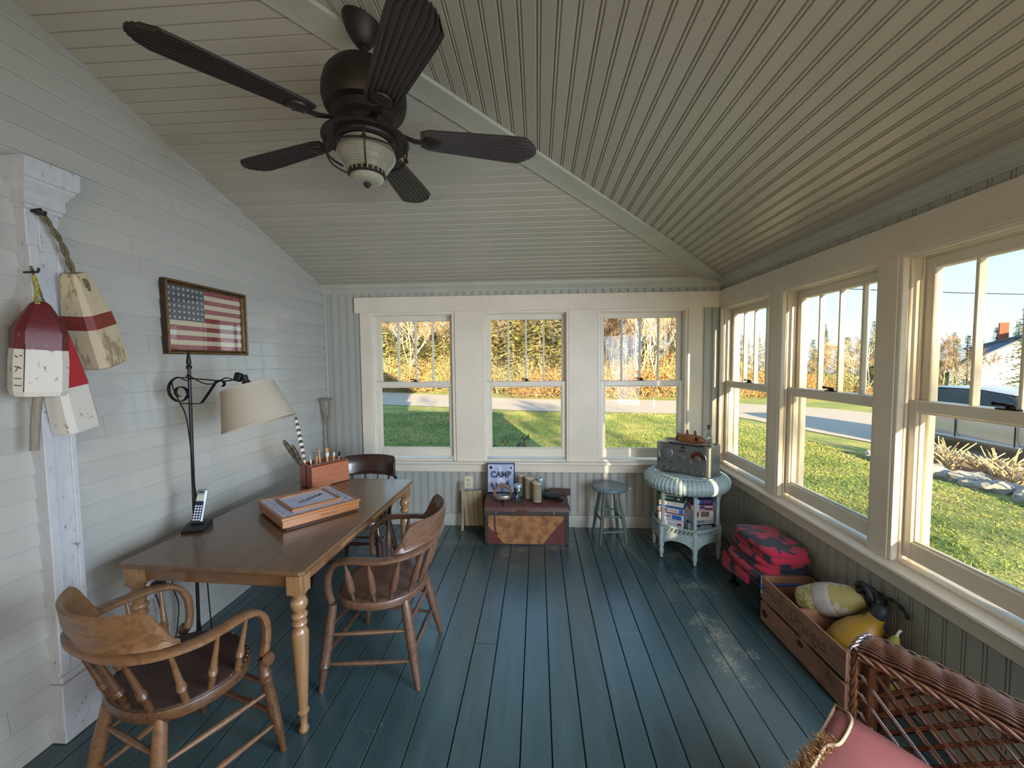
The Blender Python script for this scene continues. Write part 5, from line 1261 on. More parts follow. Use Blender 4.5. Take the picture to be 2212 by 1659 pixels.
JG = M_glass('aqua_jar_glass', (.86, .95, .965, 1), 1.2); LID = M_plain('zinc_lid', '#a5b5bd', .35, .5)
def jar(loc, label, k=1.0):
    j = empty('glass_jar', loc); tag(j, label, 'jar', 'aqua glass jars on the trunk')
    MB().lathe([(0, .0), (.036*k, .0), (.041*k, .006), (.042*k, .09*k), (.038*k, .105*k), (.032*k, .115*k), (.032*k, .125*k), (.0305*k, .125*k), (.0305*k, .115*k), (.0365*k, .104*k), (.040*k, .09*k), (.039*k, .008), (0, .006)], 24).build('body', JG, j, 50)
    MB().lathe([(0, .118*k), (.036*k, .118*k), (.038*k, .124*k), (.038*k, .138*k), (.033*k, .144*k), (0, .146*k)], 24).build('lid', LID, j, 40)
    MB().tube([(-.038*k, 0, .122*k), (0, -.004, .154*k), (.038*k, 0, .122*k)], .0015, 5).build('wire_bail', M['black_iron'], j); return j
jar((-.178, 3.515, TR_Z-.001), 'aqua glass jar with zinc lid right of the flat iron')
jar((.018, 3.675, TR_Z-.001), 'aqua glass jar half hidden behind the frontmost spool', 1.1)
def spool(x, y, r, h, label):
    s_ = empty('thread_spool', (x, y, TR_Z-.0)); tag(s_, label, 'spool', 'tall spools of thread on the trunk'); TH_ = M_plain('taupe_thread', '#85775f', .9, c2='#746751', scale=3, stretch=(1, 1, 60), bmp=.3)
    MB().lathe([(0, 0), (r, 0), (r*1.01, .006), (r, .012), (r, h-.012), (r*.98, h-.006), (0, h-.006)], 28).build('wound_thread', TH_, s_, 40)
    MB().lathe([(.008, h-.007), (r*1.03, h-.007), (r*1.05, h-.002), (r*1.0, h+.003), (.012, h+.003), (.010, h-.004), (.008, h-.004)], 28).build('end_disc', M_plain('pale_spool_wood', '#b5a083', .6), s_, 40)
    MB().lathe([(0, h-.003), (.0095, h-.003)], 12).build('core_hole', M['gap'], s_, 0)
spool(-.012, 3.497, .040, .165, 'frontmost tall taupe thread spool on the trunk'); spool(-.080, 3.590, .042, .185, 'tallest thread spool, in the middle of the three'); spool(-.152, 3.665, .038, .185, 'rearmost thread spool behind the zinc lidded jar')
pn = empty('iron_pan', (.118, 3.590, TR_Z-.001), radians(-25)); tag(pn, 'black cast iron pan with hinged handles lying on the trunk', 'pan')
MB().lathe([(0, .004), (.060, .004), (.078, .016), (.084, .030), (.088, .032), (.082, .038), (.05, .046), (.02, .048), (0, .048)], 32).build('pan_body', M['black_iron'], pn, 40)
MB().tube([(.06, -.035, .028), (.10, -.055, .024), (.135, -.07, .020)], [.008, .007, .009], 8).build('handle', M['black_iron'], pn); MB().tube([(.05, -.05, .018), (.09, -.07, .012), (.125, -.09, .010)], [.008, .007, .009], 8).build('handle', M['black_iron'], pn)
MB().lathe([(0, -.012), (.010, -.012), (.010, .012), (0, .012)], 10, Matrix.Translation((.075, -.045, .026)) @ Matrix.Rotation(pi/2, 4, 'X')).build('hinge', M['black_iron'], pn)
bk = empty('closed_case', (.20, 3.735, TR_Z-.012), radians(-4)); tag(bk, 'flat dark leather case with a buckle behind the iron pan', 'case'); MB().bx(-.095, .095, -.05, .05, 0, .038, .005).build('case_body', TLe, bk); MB().tube(catmull([(.06, -.052, .03), (.085, -.055, .025), (.085, -.055, .008), (.06, -.055, .008)], 4), .0025, 5).build('buckle', STL, bk)

# green stool
STG = M_worn('worn_green_stool_paint', '#47564f', '#6f6a58', .62, 18, .5, 70); stl = empty('stool', (.632, 3.615, 0), radians(8)); tag(stl, 'small round green painted stool between the trunk and the wicker table', 'stool')
MB().lathe([(0, .445), (.10, .446), (.125, .448), (.150, .456), (.156, .468), (.152, .482), (.135, .490), (.08, .484), (0, .481)], 36).build('seat', M_worn('worn_blue_green_seat', '#5c6d70', '#7f8378', .60, 14, .4, 60), stl, 50)
ft = []
for k, a in enumerate((.785, 2.356, 3.927, 5.498)):
    t_, b_ = V3((.090*cos(a), .090*sin(a), .452)), V3((.168*cos(a), .168*sin(a), 0)); ft.append((t_, b_)); MB().turned(t_, b_, [(0, .013), (.3, .016), (.6, .0165), (1, .011)], 10).build('leg', STG, stl)
for k in range(4):
    (t0, b0), (t1, b1_) = ft[k], ft[(k+1) % 4]
    for z in ((.20,) if k % 2 else (.235,))+((.105,) if k == 2 else ()): u = 1-z/.452; MB().turned(t0.lerp(b0, u), t1.lerp(b1_, u), [(0, .006), (.5, .010), (1, .006)], 8).build('rung', STG, stl)
# ------------------------------------------------------------ wicker table in the corner
WK = M_plain('pale_blue_wicker', '#a3b3b1', .55, c2='#8f9f9d', scale=50, bmp=.2); WKC = (1.222, 3.418)
wt = empty('wicker_table', (WKC[0], WKC[1], 0)); tag(wt, 'pale blue hexagonal wicker table with a fat woven rim in the corner', 'table')
RT = .262; ZR = .608; rt = .072
# fat rim of wound bundles
q = MB(); nb_ = 60
def rim(i, j):
    a = 2*pi*i; b_ = 2*pi*j
    w = .88+.12*abs(sin(nb_/2*a))**.7; r = rt*w
    return V3(((RT+r*cos(b_))*cos(a), (RT+r*cos(b_))*sin(a), ZR+r*.92*sin(b_)))
q.grid(rim, 360, 14); q.build('woven_rim', WK, wt, 80)
q = MB(); q.lathe([(0, .662), (RT-.02, .662), (RT-.005, .655), (RT-.02, .60), (0, .60)], 48)
for r in range(1, 12): n = 40; q.tube([(r*.021*cos(2*pi*i/n), r*.021*sin(2*pi*i/n), .663) for i in range(n)], .0045, 4, closed=True)
q.build('woven_top', WK, wt, 60)
q = MB(); n = 90; rr = RT+.0
for ph_ in (0, pi): q.tube([((rr-.004+.004*cos(n*.5*i*2*pi/n*.5+ph_))*cos(2*pi*i/n), (rr-.004+.004*cos(n*.25*i*2*pi/n+ph_))*sin(2*pi*i/n), .672+.003*sin(n*.25*i*2*pi/n+ph_)) for i in range(n)], .0035, 4, closed=True)
q.build('braid', WK, wt, 60)
ang0 = radians(-93); HR = .262; V6 = [(HR*cos(ang0+k*pi/3), HR*sin(ang0+k*pi/3)) for k in range(6)]
for (x, y) in V6:
    q = MB(); q.turned((x*.93, y*.93, .27), (x*.93, y*.93, .575), [(0, .0145), (.06, .0145), (.5, .0135), (.94, .0135), (1, .0155)], 12)
    q.build('post', WK, wt, 40)
    MB().turned((x*.97, y*.97, .0), (x*.97, y*.97, .26), [(0, .010), (.03, .014), (.08, .010), (.16, .018), (.24, .019), (.34, .013), (.36, .02), (.42, .0205), (1, .0205)], 14).build('foot', WK, wt, 50)
# skirt: vertical stakes and woven bands over each side, arched below
def side_pt(u, z, out=0.0):
    k = int(u) % 6; t = u-int(u); a, b_ = V6[k], V6[(k+1) % 6]; x = a[0]+(b_[0]-a[0])*t; y = a[1]+(b_[1]-a[1])*t; bow = .018*sin(pi*t); l = sqrt(x*x+y*y); return V3((x*(1+(bow+out)/l), y*(1+(bow+out)/l), z))
arch = lambda t: .085+.085*sin(pi*min(1, max(0, t)))**.55
for k in range(6):
    q = MB(); ns = 26
    for i in range(ns):
        t = (i+.5)/ns; q.sweep([side_pt(k+t, arch(t)), side_pt(k+t, .222)], side_pt(k+t, 0)-V3((0, 0, 0)), .0022, .0040, 4)
    zz = .220
    while zz > .09:
        ts = [t/24 for t in range(25) if arch(t/24) < zz]
        runs = []; cur = []
        for t in ts:
            if cur and t-cur[-1] > .05: runs.append(cur); cur = []
            cur.append(t)
        if cur: runs.append(cur)
        for r_ in runs:
            if len(r_) > 1: q.tube([side_pt(k+min(t, .9999), zz, .0025*(1 if i_ % 2 else -1)) for i_, t in enumerate(r_)], .0036, 4)
        zz -= .0078
    for i in range(9):
        t = (i+.5)/9
        for d_ in (-.3, .3): q.tube([side_pt(k+min(.999, max(0, t-.05+d_*.1)), .222), side_pt(k+min(.999, t+.05), .262)], .0030, 4)
    q.tube([side_pt(k+min(t/24, .9999), arch(t/24)) for t in range(25)], .0055, 6)
    q.build('woven_skirt', WK, wt, 60)
q = MB()
for ph_ in (0, pi): q.tube([side_pt(6*i/240 % 5.9999, .268+.006*sin(i*.9+ph_), .006*cos(i*.9+ph_)) for i in range(240)], .0052, 5, closed=True)
q.build('braid', WK, wt, 60)
q = MB(); q.tube([side_pt(6*i/120 % 5.9999, .222) for i in range(120)], .0042, 5, closed=True); q.build('skirt_band', WK, wt, 60)
q = MB(); q.prism([(x*.98, y*.98) for x, y in V6], .215, .232); q.build('shelf', WK, wt, 0)
# boxed games on the shelf
def gamebox(x, y, z, sx, sy, sz, rz, colr, edge, marks, label, tilt=(0, 0)):
    o = empty('boxed_game', (WKC[0]+x, WKC[1]+y, z)); o.rotation_euler = (tilt[0], tilt[1], radians(rz)); tag(o, label, 'game box', 'boxed games under the wicker table')
    MB().bx(-sx/2, sx/2, -sy/2, sy/2, 0, sz*.48, .001).build('tray', M_plain('card_'+edge[1:], edge, .5), o); MB().bx(-sx/2-.0015, sx/2+.0015, -sy/2-.0015, sy/2+.0015, sz*.2, sz, .0015).build('lid', M_plain('card_'+colr[1:], colr, .4), o)
    for (f, u0, u1, v0, v1, c) in marks:
        q = MB(); e = .0022
        if f == 'f': q.bx(-sx/2+sx*u0, -sx/2+sx*u1, -sy/2-e, -sy/2, sz*(.2+.8*v0), sz*(.2+.8*v1))
        elif f == 'l': q.bx(-sx/2-e, -sx/2, -sy/2+sy*u0, -sy/2+sy*u1, sz*(.2+.8*v0), sz*(.2+.8*v1))
        elif f == 'r': q.bx(sx/2, sx/2+e, -sy/2+sy*u0, -sy/2+sy*u1, sz*(.2+.8*v0), sz*(.2+.8*v1))
        else: q.bx(-sx/2+sx*u0, -sx/2+sx*u1, -sy/2+sy*v0, -sy/2+sy*v1, sz, sz+.0006)
        q.build('print', M_plain('print_'+c[1:], c, .4), o, 0)
    return o
z = .233
SZ = [.046, .052, .050, .044, .040, .038, .030, .022]
defs = [
 (.235, .17, .050, -28, '#c9c8cc', '#b9b9be', [('f', .05, .30, .1, .9, '#7d5c58'), ('f', .75, .92, .2, .7, '#8a2f3a'), ('f', .40, .68, .4, .6, '#8fa0b0')], 'white boxed game at the bottom of the left stack with a small red mark'),
 (.240, .17, .056, -29, '#c3c2c8', '#a9aab4', [('f', .56, .92, .08, .85, '#2f62a8'), ('f', .18, .50, .3, .75, '#9d7f84'), ('l', .1, .8, .1, .9, '#2b3242')], 'white boxed game with a bright blue square on its side'),
 (.250, .17, .046, -30, '#c9c4c2', '#6d3a35', [('f', .12, .38, .1, .9, '#6d4a4a'), ('f', .82, .98, .05, .95, '#3a66ac'), ('f', .50, .75, .3, .6, '#b59a8c')], 'white boxed game with a picture panel and blue corner'),
 (.245, .17, .014, -31, '#2f5fa5', '#2a4f8c', [], 'thin bright blue box in the left stack'),
 (.225, .16, .036, -27, '#d6d0c0', '#c9bfae', [('f', .02, .25, .2, .8, '#b5895c'), ('f', .5, .9, .4, .6, '#a9a294')], 'cream boxed game under the dark green one'),
 (.225, .16, .046, -28, '#1f3a35', '#1a2f2c', [('f', .1, .6, .3, .8, '#5d7a6a'), ('f', .76, .86, .25, .75, '#9db8ac')], 'dark green boxed game near the top of the left stack'),
 (.200, .15, .030, -24, '#23262c', '#d2cfc8', [('f', .1, .9, .45, .75, '#c8c4bc')], 'black box with a pale edge at the top of the left stack'),
]
for sx, sy, sz, rz, c, e, mk, lb in defs:
    gamebox(-.104, .0, z, sx*.84, sy, sz, rz, c, e, mk, lb); z += sz+.0008
z = .233
defs = [
 (.18, .17, .030, 8, '#23252b', '#c5c2ba', [('f', .3, .9, .2, .6, '#b9b4aa')], 'black box at the bottom of the right stack'),
 (.20, .17, .034, 10, '#b5b8ba', '#c2c4c6', [('f', .1, .5, .1, .9, '#6f7c80'), ('f', .55, .85, .2, .8, '#8f9da0'), ('r', .05, .6, .1, .9, '#4a8590')], 'pale grey boxed game with teal end in the right stack'),
 (.185, .17, .012, 4, '#cac6be', '#bdb8b0', [], 'thin white box between the thicker ones of the right stack'),
 (.19, .17, .058, 6, '#cfc8c0', '#c5bdb5', [('f', .08, .26, .1, .9, '#8c2f38'), ('f', .34, .75, .05, .95, '#6a6250'), ('r', .2, .7, .1, .8, '#6c4a40')], 'cream boxed game with a landscape picture and red initial'),
 (.18, .16, .044, -2, '#c99aa0', '#b98890', [('f', .25, .62, .25, .95, '#4d4776'), ('f', .62, .98, .1, .5, '#22232e')], 'pink boxed game with a violet panel in the right stack'),
 (.17, .15, .050, 5, '#2b3350', '#232a42', [('f', .1, .5, .2, .8, '#3c5a86'), ('f', .55, .9, .2, .8, '#6b4c74')], 'dark blue boxed game on top of the right stack')]
for sx, sy, sz, rz, c, e, mk, lb in defs:
    gamebox(.104, -.010, z, sx*.90, sy, sz, rz, c, e, mk, lb); z += sz+.0008
gamebox(.205, .02, .36, .012, .12, .15, 30, '#a9a5bb', '#9b97ac', [('l', .2, .8, .3, .8, '#6d6f88')], 'white card packet leaning at the right side of the stacks', (radians(12), radians(8)))
gamebox(-.012, -.185, .233, .05, .035, .075, -30, '#7d9ba8', '#a5a57a', [('f', .2, .8, .2, .5, '#b5a86a')], 'small upright blue packet between the two stacks')

# shortwave radio on the wicker table
RM = M_plain('brushed_grey_metal', '#8b8d8a', .34, .75, c2='#7d7f7c', scale=6, stretch=(1, 1, 20)); RDk = M_plain('radio_dark_trim', '#2d2e2c', .4, .4); RGr = M_plain('speaker_mesh', '#6f736f', .5, .6, scale=200, bmp=.5)
a_ = V3((.996, 3.467, 0)); b__ = V3((1.318, 3.182, 0)); dx_ = (b__-a_).normalized(); rr_ = atan2(dx_.y, dx_.x); LW = (b__-a_).length
rad = empty('tabletop_radio', (a_.x, a_.y, .677), rr_); tag(rad, 'grey metal shortwave radio with round speaker and half moon dial on the wicker table', 'radio')
DP = .225; RH = .238
q = MB(); q.box((LW/2, DP/2, RH/2), (LW, DP, RH), .006); q.build('case', RM, rad)
MB().box((LW/2, -.001, RH/2), (LW-.012, .006, RH-.012), .002).build('front_panel', RM, rad)
RX = Matrix.Rotation(pi/2, 4, 'X')
def disc(cx, cz, prof, nm, mt, seg=32): return MB().lathe(prof, seg, Matrix.Translation((cx*LW, -.004, cz*RH)) @ RX).build(nm, mt, rad, 40)
disc(.19, .63, [(0, 0), (.060, 0), (.060, .004), (.057, .006), (.053, .004), (.053, .002), (0, .002)], 'speaker_ring', RM)
disc(.19, .63, [(0, .003), (.050, .003), (.045, .006), (0, .007)], 'speaker_grille', RGr)
disc(.79, .58, [(0, 0), (.066, 0), (.066, .003), (.063, .005), (.061, .003), (0, .003)], 'dial', RM)
q = MB(); n = 24; vs = []; fs = []
for i in range(n+1): a = radians(178-176*i/n); vs += [(.79*LW+.058*cos(a), -.0085, .58*RH+.058*sin(a)), (.79*LW+.020*cos(a), -.0085, .58*RH+.020*sin(a))]
for i in range(n): fs.append((2*i, 2*i+2, 2*i+3, 2*i+1))
q.add(vs, fs); q.build('dial_scale', M_plain('copper_dial', '#5c3420', .4, .4), rad, 0)
disc(.79, .58, [(0, 0), (.026, 0), (.026, .010), (.019, .012), (.017, .022), (0, .024)], 'tuning_knob', RM)
disc(.505, .56, [(0, 0), (.019, 0), (.019, .008), (.013, .010), (.012, .018), (0, .020)], 'knob', RM)
q = MB(); q.sweep([(LW*(.505)+.026*cos(radians(160-140*i/10)), -.006, RH*.72+.018*sin(radians(160-140*i/10))) for i in range(11)], (0, 0, 1), .006, .001, 4); q.build('small_dial', M_plain('dark_copper', '#4d2c20', .4, .5), rad)
MB().lathe([(0, 0), (.011, 0), (.011, .002), (0, .002)], 16, Matrix.Translation((.52*LW, -.004, .90*RH)) @ RX, 0, 1.6, .8).build('badge', RDk, rad)
for cx in (.075, .205, .325): disc(cx, .13, [(0, 0), (.013, 0), (.013, .010), (.010, .022), (0, .023)], 'knob', RM, 20)
for cx in (.535, .665, .77, .875): disc(cx, .12, [(0, 0), (.009, 0), (.007, .003), (.0035, .004), (.0045, .014), (0, .015)], 'toggle_switch', RM, 14)
for cx, cz in ((.06, .37), (.30, .35)): disc(cx, cz, [(0, 0), (.006, 0), (.005, .012), (0, .013)], 'toggle_switch', RDk, 12)
RTZ = .677+RH
# tray, corn, bottle
SV = M_plain('tarnished_silver_tray', '#9a9690', .25, .85, c2='#7b766e', scale=9)
ty = empty('oval_tray', (1.205, 3.345, RTZ), rr_); tag(ty, 'tarnished silver oval tray on top of the radio', 'tray')
MB().lathe([(0, .004), (.14, .004), (.165, .010), (.185, .020), (.190, .021), (.188, .024), (.165, .016), (.138, .009), (0, .008)], 40, None, 0, 1.0, .60).build('dish', SV, ty, 60)
CM_ = Matrix.Translation((1.215, 3.325, RTZ+.046)) @ Matrix.Rotation(rr_+radians(2), 4, 'Z')
corn = empty('wooden_carving', (0, 0, 0)); corn.matrix_world = CM_; tag(corn, 'ribbed orange brown wooden carving lying on the tray', 'carving')
q = MB(); q.grid(lambda i, j: V3((-.085+.17*i, .034*(1-.12*abs(2*i-1)**3+.05*sin(2*pi*j*14))*cos(2*pi*j), .034*(1-.15*abs(2*i-1)**3+.05*sin(2*pi*j*14))*sin(2*pi*j))), 24, 96); q.lathe([(0, -.086), (.024, -.0855), (.03, -.082)], 20, Matrix.Rotation(pi/2, 4, 'Y')); q.lathe([(.03, .082), (.024, .0855), (0, .086)], 20, Matrix.Rotation(pi/2, 4, 'Y'))
q.build('ribbed_body', M_plain('orange_brown_wood', '#96602f', .5, c2='#6f4420', scale=14), corn, 30)
q = MB(); q.tube([(.078, 0, 0), (.10, 0, -.004), (.125, 0, -.014)], [.030, .022, .012], 12); q.build('tapered_end', M_plain('dark_orange_wood', '#7c4a28', .5), corn, 50)
q = MB(); q.lathe([(0, 0), (.014, 0), (.013, .003), (0, .004)], 14, Matrix.Translation((.062, -.034, .006)) @ RX, 0, .8, 1.3); q.build('dark_hole', M['gap'], corn, 40)
for i, (x, y, z, c, lb) in enumerate(((-.03, .03, .035, '#6a3428', 'tiny reddish clay figure standing behind the carving, left one'), (.03, .03, .035, '#5c2f2c', 'tiny dark figure with raised arms behind the carving, right one'))):
    o = empty('clay_figure', CM_ @ V3((x, y, z-.03))); tag(o, lb, 'figurine')
    q = MB(); q.lathe([(0, -.01), (.018, -.01), (.020, .01), (.012, .028), (.007, .042), (.009, .050), (.006, .060), (0, .062)], 12); q.build('body', M_plain('clay_%d' % i, c, .6), o, 60); q = MB(); q.tube([(-.016, 0, .040), (0, 0, .034), (.016, 0, .044)], .003, 5); q.build('arms', M_plain('pale_clay_%d' % i, '#a88a80', .6), o, 60)
o = empty('horn_tip', CM_ @ V3((-.095, .01, -.02))); tag(o, 'small dark pointed lump at the left end of the carving', 'carving'); MB().lathe([(0, -.008), (.02, -.006), (.016, .02), (.006, .045), (.004, .06), (0, .062)], 12).build('lump', M_plain('dark_brown_lump', '#4a3524', .6), o, 60)
bt = empty('glass_bottle', (1.345, 3.285, RTZ+.001)); tag(bt, 'clear pear shaped glass bottle with a dark stopper on the radio', 'bottle')
MB().lathe([(0, .0), (.030, .0), (.031, .004), (.020, .014), (.018, .018), (.030, .030), (.036, .050), (.036, .065), (.030, .085), (.020, .105), (.014, .120), (.014, .132), (.017, .135), (.017, .140), (.010, .141)], 24).build('body', M_glass('clear_bottle_glass', (.90, .93, .92, 1), 2.6), bt, 60)
MB().lathe([(0, .128), (.009, .128), (.011, .145), (.012, .160), (.009, .163), (0, .164)], 14).build('stopper', M_plain('dark_cork', '#4a4038', .7), bt, 50)
q = MB(); q.lathe([(0, 0), (.10, .002), (.055, .006), (0, .005)], 20, None, 0, .8, .8)
o = q.build('small_saucer', SV, None, 50); o.location = (1.355, 3.30, RTZ-.001); o.scale = (.62, .62, 1); tag(o, 'little silver saucer under the glass bottle', 'saucer')
o = empty('beach_pebbles', (1.405, 3.315, RTZ+.004)); tag(o, 'few small brown pebbles beside the glass bottle', 'pebbles', kind='stuff')
q = MB()
for i in range(6): q.lathe([(0, -.006), (.008, -.003), (.009, .002), (0, .007)], 8, Matrix.Translation((random.uniform(-.02, .02), random.uniform(-.02, .02), 0)))
q.build('pebbles', M_plain('brown_pebble', '#7a5a4a', .5), o, 60)

# low black bench with folded blankets
bn = empty('low_bench', (1.495, 2.72, 0)); tag(bn, 'low black bench under the folded blankets', 'bench')
MB().bx(-.125, .165, -.20, .24, .175, .20, .004).build('seat', M['black_iron'], bn)
for x in (-.105, .145):
    for y in (-.165, .205): MB().lathe([(0, 0), (.034, 0), (.032, .012), (.015, .02), (.014, .15), (.02, .176), (0, .176)], 12, Matrix.Translation((x, y, 0))).build('leg', M['black_iron'], bn)
def blanket_mat():
    m, N, L, b = mat_new('red_and_slate_blanket'); mp = coords(N, L, (1, 1, .9)); n = noise(N, L, mp, 7.0, 2, 0.4, 0.8)
    n2 = noise(N, L, mp, 240, 3, .7)
    r = ramp(N, [(0.50, '#b0223c'), (0.53, '#262333')]); L.new(n.outputs['Fac'], r.inputs[0])
    L.new(r.outputs[0], b.inputs['Base Color']); b.inputs['Roughness'].default_value = .95; b.inputs['Sheen Weight'].default_value = .15; bump(N, L, n2.outputs['Fac'], b, .5, .004); return m
BLK = blanket_mat(); HEM = M_plain('blue_blanket_binding', '#3a4a7c', .7, c2='#2c3966', scale=20)
def blanket(cx, cy, z0, lx, ly, th_, rz, label, seed, layers=2, hem=False):
    random.seed(seed); o = empty('folded_blanket', (cx, cy, z0), radians(rz)); tag(o, label, 'blanket', 'folded blankets on the low bench')
    t = th_/layers; NO = 40
    for k in range(layers):
        px_ = random.uniform(0, 6); rings = []; off = random.uniform(-.012, .012); hx, hy = lx/2-random.uniform(0, .012), ly/2-random.uniform(0, .012); rc = .075
        def outline(inset, z, bumpy):
            r_ = []
            for i in range(NO):
                a = 2*pi*i/NO; c_, s_ = cos(a), sin(a); X = (hx-inset)*abs(c_)**.42*(1 if c_ > 0 else -1); Yy = (hy-inset)*abs(s_)**.42*(1 if s_ > 0 else -1)
                r_.append(V3((X+off+.005*sin(Yy*22+px_), Yy+.006*sin(X*25+px_), z+bumpy*(.007*sin(X*17+px_)+.007*sin(Yy*13+px_*2)))))
            return r_
        h2 = t*.56
        for ph in (-80, -60, -35, -10, 10, 35, 60, 80): rings.append(outline(h2*(1-cos(radians(ph))), t*(k+.5)+h2*sin(radians(ph)), 0.6))
        for ins in (.06, .10, .135): rings.append(outline(ins, t*(k+.5)+h2*1.03, 1.0))
        MB().loops(rings).build('fold', BLK, o, 75)
    if hem:
        q = MB(); pts = catmull([(-lx*.36, -ly/2-.006, t*.12), (-lx*.46, -ly/2-.012, t*.55), (-lx*.40, -ly/2-.012, t*1.0), (0, -ly/2-.012, t*1.04), (lx*.45, -ly/2-.008, t*.98)], 5); q.sweep(pts, (0, 0, 1), .008, .010, 8); q.build('binding', HEM, o, 60)
    return o
blanket(1.485, 2.725, .200, .335, .46, .070, 2, 'bottom folded blanket with a blue binding, hanging over the bench front', 1, 2, True)
blanket(1.500, 2.735, .270, .315, .46, .085, -2, 'middle folded red and slate blanket', 2, 2)
blanket(1.512, 2.705, .355, .285, .47, .080, 3, 'top folded blanket, bright red with dark oval patches', 3, 2)
q = MB(); rings = []
for i in range(13):
    u = -1+2*i/12; rings.append([V3((1.352-.02*s, 2.79+u*.17, z)) for s, z in ((0, .225), (1.2, .215), (1.6, .17), (1.3, .135-.03*u), (.3, .13-.03*u), (.1, .18))])
o = recalc(MB().loops(rings).build('hanging_blanket', BLK, None, 70)); tag(o, 'edge of a dark blanket drooping over the front of the low bench', 'blanket')

# orange crate
CW1 = M_wood('crate_pine', '#8a6248', '#a0765a', 1, 9, .65, 0, dark='#5d3d2a', bmp=.15); CW0 = M_wood('crate_end_wood', '#7a4f34', '#8e6041', 0, 9, .7, 0); CI = M_plain('faded_crate_ink', '#5a463c', .8, c2='#7d5d48', scale=60, lo=.4, hi=.62)
ct = empty('orange_crate', (1.363, 2.175, 0), radians(0.0)); tag(ct, 'old pine fruit crate stencilled Oranges, holding yellow floats', 'crate')
ct.rotation_euler = (0, 0, radians(1.8)); cy_ = .330; cw2 = .275
MB().bx(0, .010, -cy_, cy_, .008, .128, .002).build('slat', CW1, ct); MB().bx(0, .010, -cy_, cy_, .145, .282, .002).build('slat', CW1, ct)
MB().bx(cw2, cw2+.010, -cy_, cy_, .008, .128, .002).build('slat', CW1, ct); MB().bx(cw2, cw2+.010, -cy_, cy_, .145, .282, .002).build('slat', CW1, ct)
for y in (-cy_+.012, -.015, cy_-.012): MB().bx(.010, cw2, y-.011, y+.011, .010, .284, .002).build('end_board' if abs(y) > .1 else 'divider', CW0, ct)
for i in range(3): MB().bx(.010+i*.09, .092+i*.09, -cy_+.02, cy_-.02, .006, .016, .001).build('bottom_slat', CW0, ct)
text_mesh('Oranges', .105, CI, 'lettering', ct, Matrix.Translation((-.0006, -.075, .212)) @ Matrix.Rotation(-pi/2, 4, 'Z') @ Matrix.Rotation(pi/2, 4, 'X'), .0004, fit=.27)
text_mesh('Fruit', .075, CI, 'lettering', ct, Matrix.Translation((-.0006, .205, .215)) @ Matrix.Rotation(-pi/2, 4, 'Z') @ Matrix.Rotation(pi/2, 4, 'X'), .0004, fit=.15)
q = MB()
for y, z, r in ((.285, .068, .020), (-.03, .105, .016)): q.lathe([(0, 0), (r, 0), (r*.8, .0012), (0, .0014)], 18, Matrix.Translation((-.0002, y, z)) @ Matrix.Rotation(-pi/2, 4, 'Y'), 0, 1, 1.4)
q.build('knot', M_plain('dark_knot', '#2b1c14', .8), ct, 0)
q = MB()
for y in (-cy_+.012, -.015, cy_-.012):
    for z in (.035, .10, .165, .25): q.lathe([(0, 0), (.003, 0), (0, .001)], 8, Matrix.Translation((-.0004, y, z)) @ Matrix.Rotation(-pi/2, 4, 'Y'))
tag(q.build('nail', M['black_iron'], ct, 0), kind='stuff')
MB().bx(-.0015, .0, cy_-.012, cy_+.001, .17, .28).build('paper_label', M['board'], ct, 0)
# floats in the crate
YF = M_worn('yellow_float_paint', '#a67c22', '#c9a65e', .70, 5, .45, 50, c_dirt='#8f6a1e'); PF = M_worn('faded_float_skin', '#9c8c52', '#b0a29a', .50, 4, .5, 60); HT = M_worn('mottled_float_foam', '#8e7c3c', '#b5a878', .5, 20, .5, 80); BKR = M_plain('dark_rubber', '#25282a', .6)
f1 = empty('fishing_float', (1.53, 2.145, .335)); f1.matrix_world = Matrix.Translation((1.44, 2.265, .275)) @ V3((.22, -.27, .17)).to_track_quat('Z', 'Y').to_matrix().to_4x4(); tag(f1, 'faded yellow teardrop float lying across the crate, flat pale end outward', 'float', 'floats in the crate')
MB().lathe([(0, -.004), (.060, 0), (.066, .006), (.078, .07), (.083, .13), (.080, .18)], 28).build('lower_body', HT, f1, 60)
MB().lathe([(.080, .18), (.068, .235), (.048, .285), (.030, .315), (.022, .33), (0, .335)], 28).build('upper_body', PF, f1, 60)
MB().lathe([(.0795, .092), (.0825, .096), (.0838, .125), (.0838, .15), (.0820, .172), (.079, .176), (.078, .12), (.0795, .092)], 28, None, 0, 1.0, 1.0).build('frosted_band', M_plain('chalky_band', '#a79c92', .6), f1, 60)
MB().lathe([(0, .30), (.034, .305), (.040, .33), (.038, .36), (.02, .38), (0, .382)], 16).build('rubber_cap', BKR, f1, 60)
f2 = empty('fishing_float', (0, 0, 0)); f2.matrix_world = Matrix.Translation((1.475, 2.03, .075)) @ V3((.10, -.09, .32)).to_track_quat('Z', 'Y').to_matrix().to_4x4(); tag(f2, 'deep yellow round bottomed float standing in the crate', 'float', 'floats in the crate')
MB().lathe([(0, 0), (.05, .008), (.085, .035), (.104, .08), (.110, .13), (.104, .185), (.085, .24), (.058, .285), (.036, .312), (.034, .33), (.030, .345), (0, .35)], 32).build('body', YF, f2, 60)
q = MB()
for a, z in ((3.0, .27), (3.5, .2), (3.7, .17), (3.9, .24), (4.4, .29)): r = .104 if z < .2 else (.09 if z < .25 else .060); q.box((r*cos(a), r*sin(a), z), (.008, .022, .006), .001, Matrix.Rotation(a, 4, 'Z'))
q.build('scuff', M['ink'], f2)
MB().lathe([(0, .33), (.026, .332), (.030, .36), (.024, .40), (0, .41)], 14).build('rubber_neck', BKR, f2, 60)
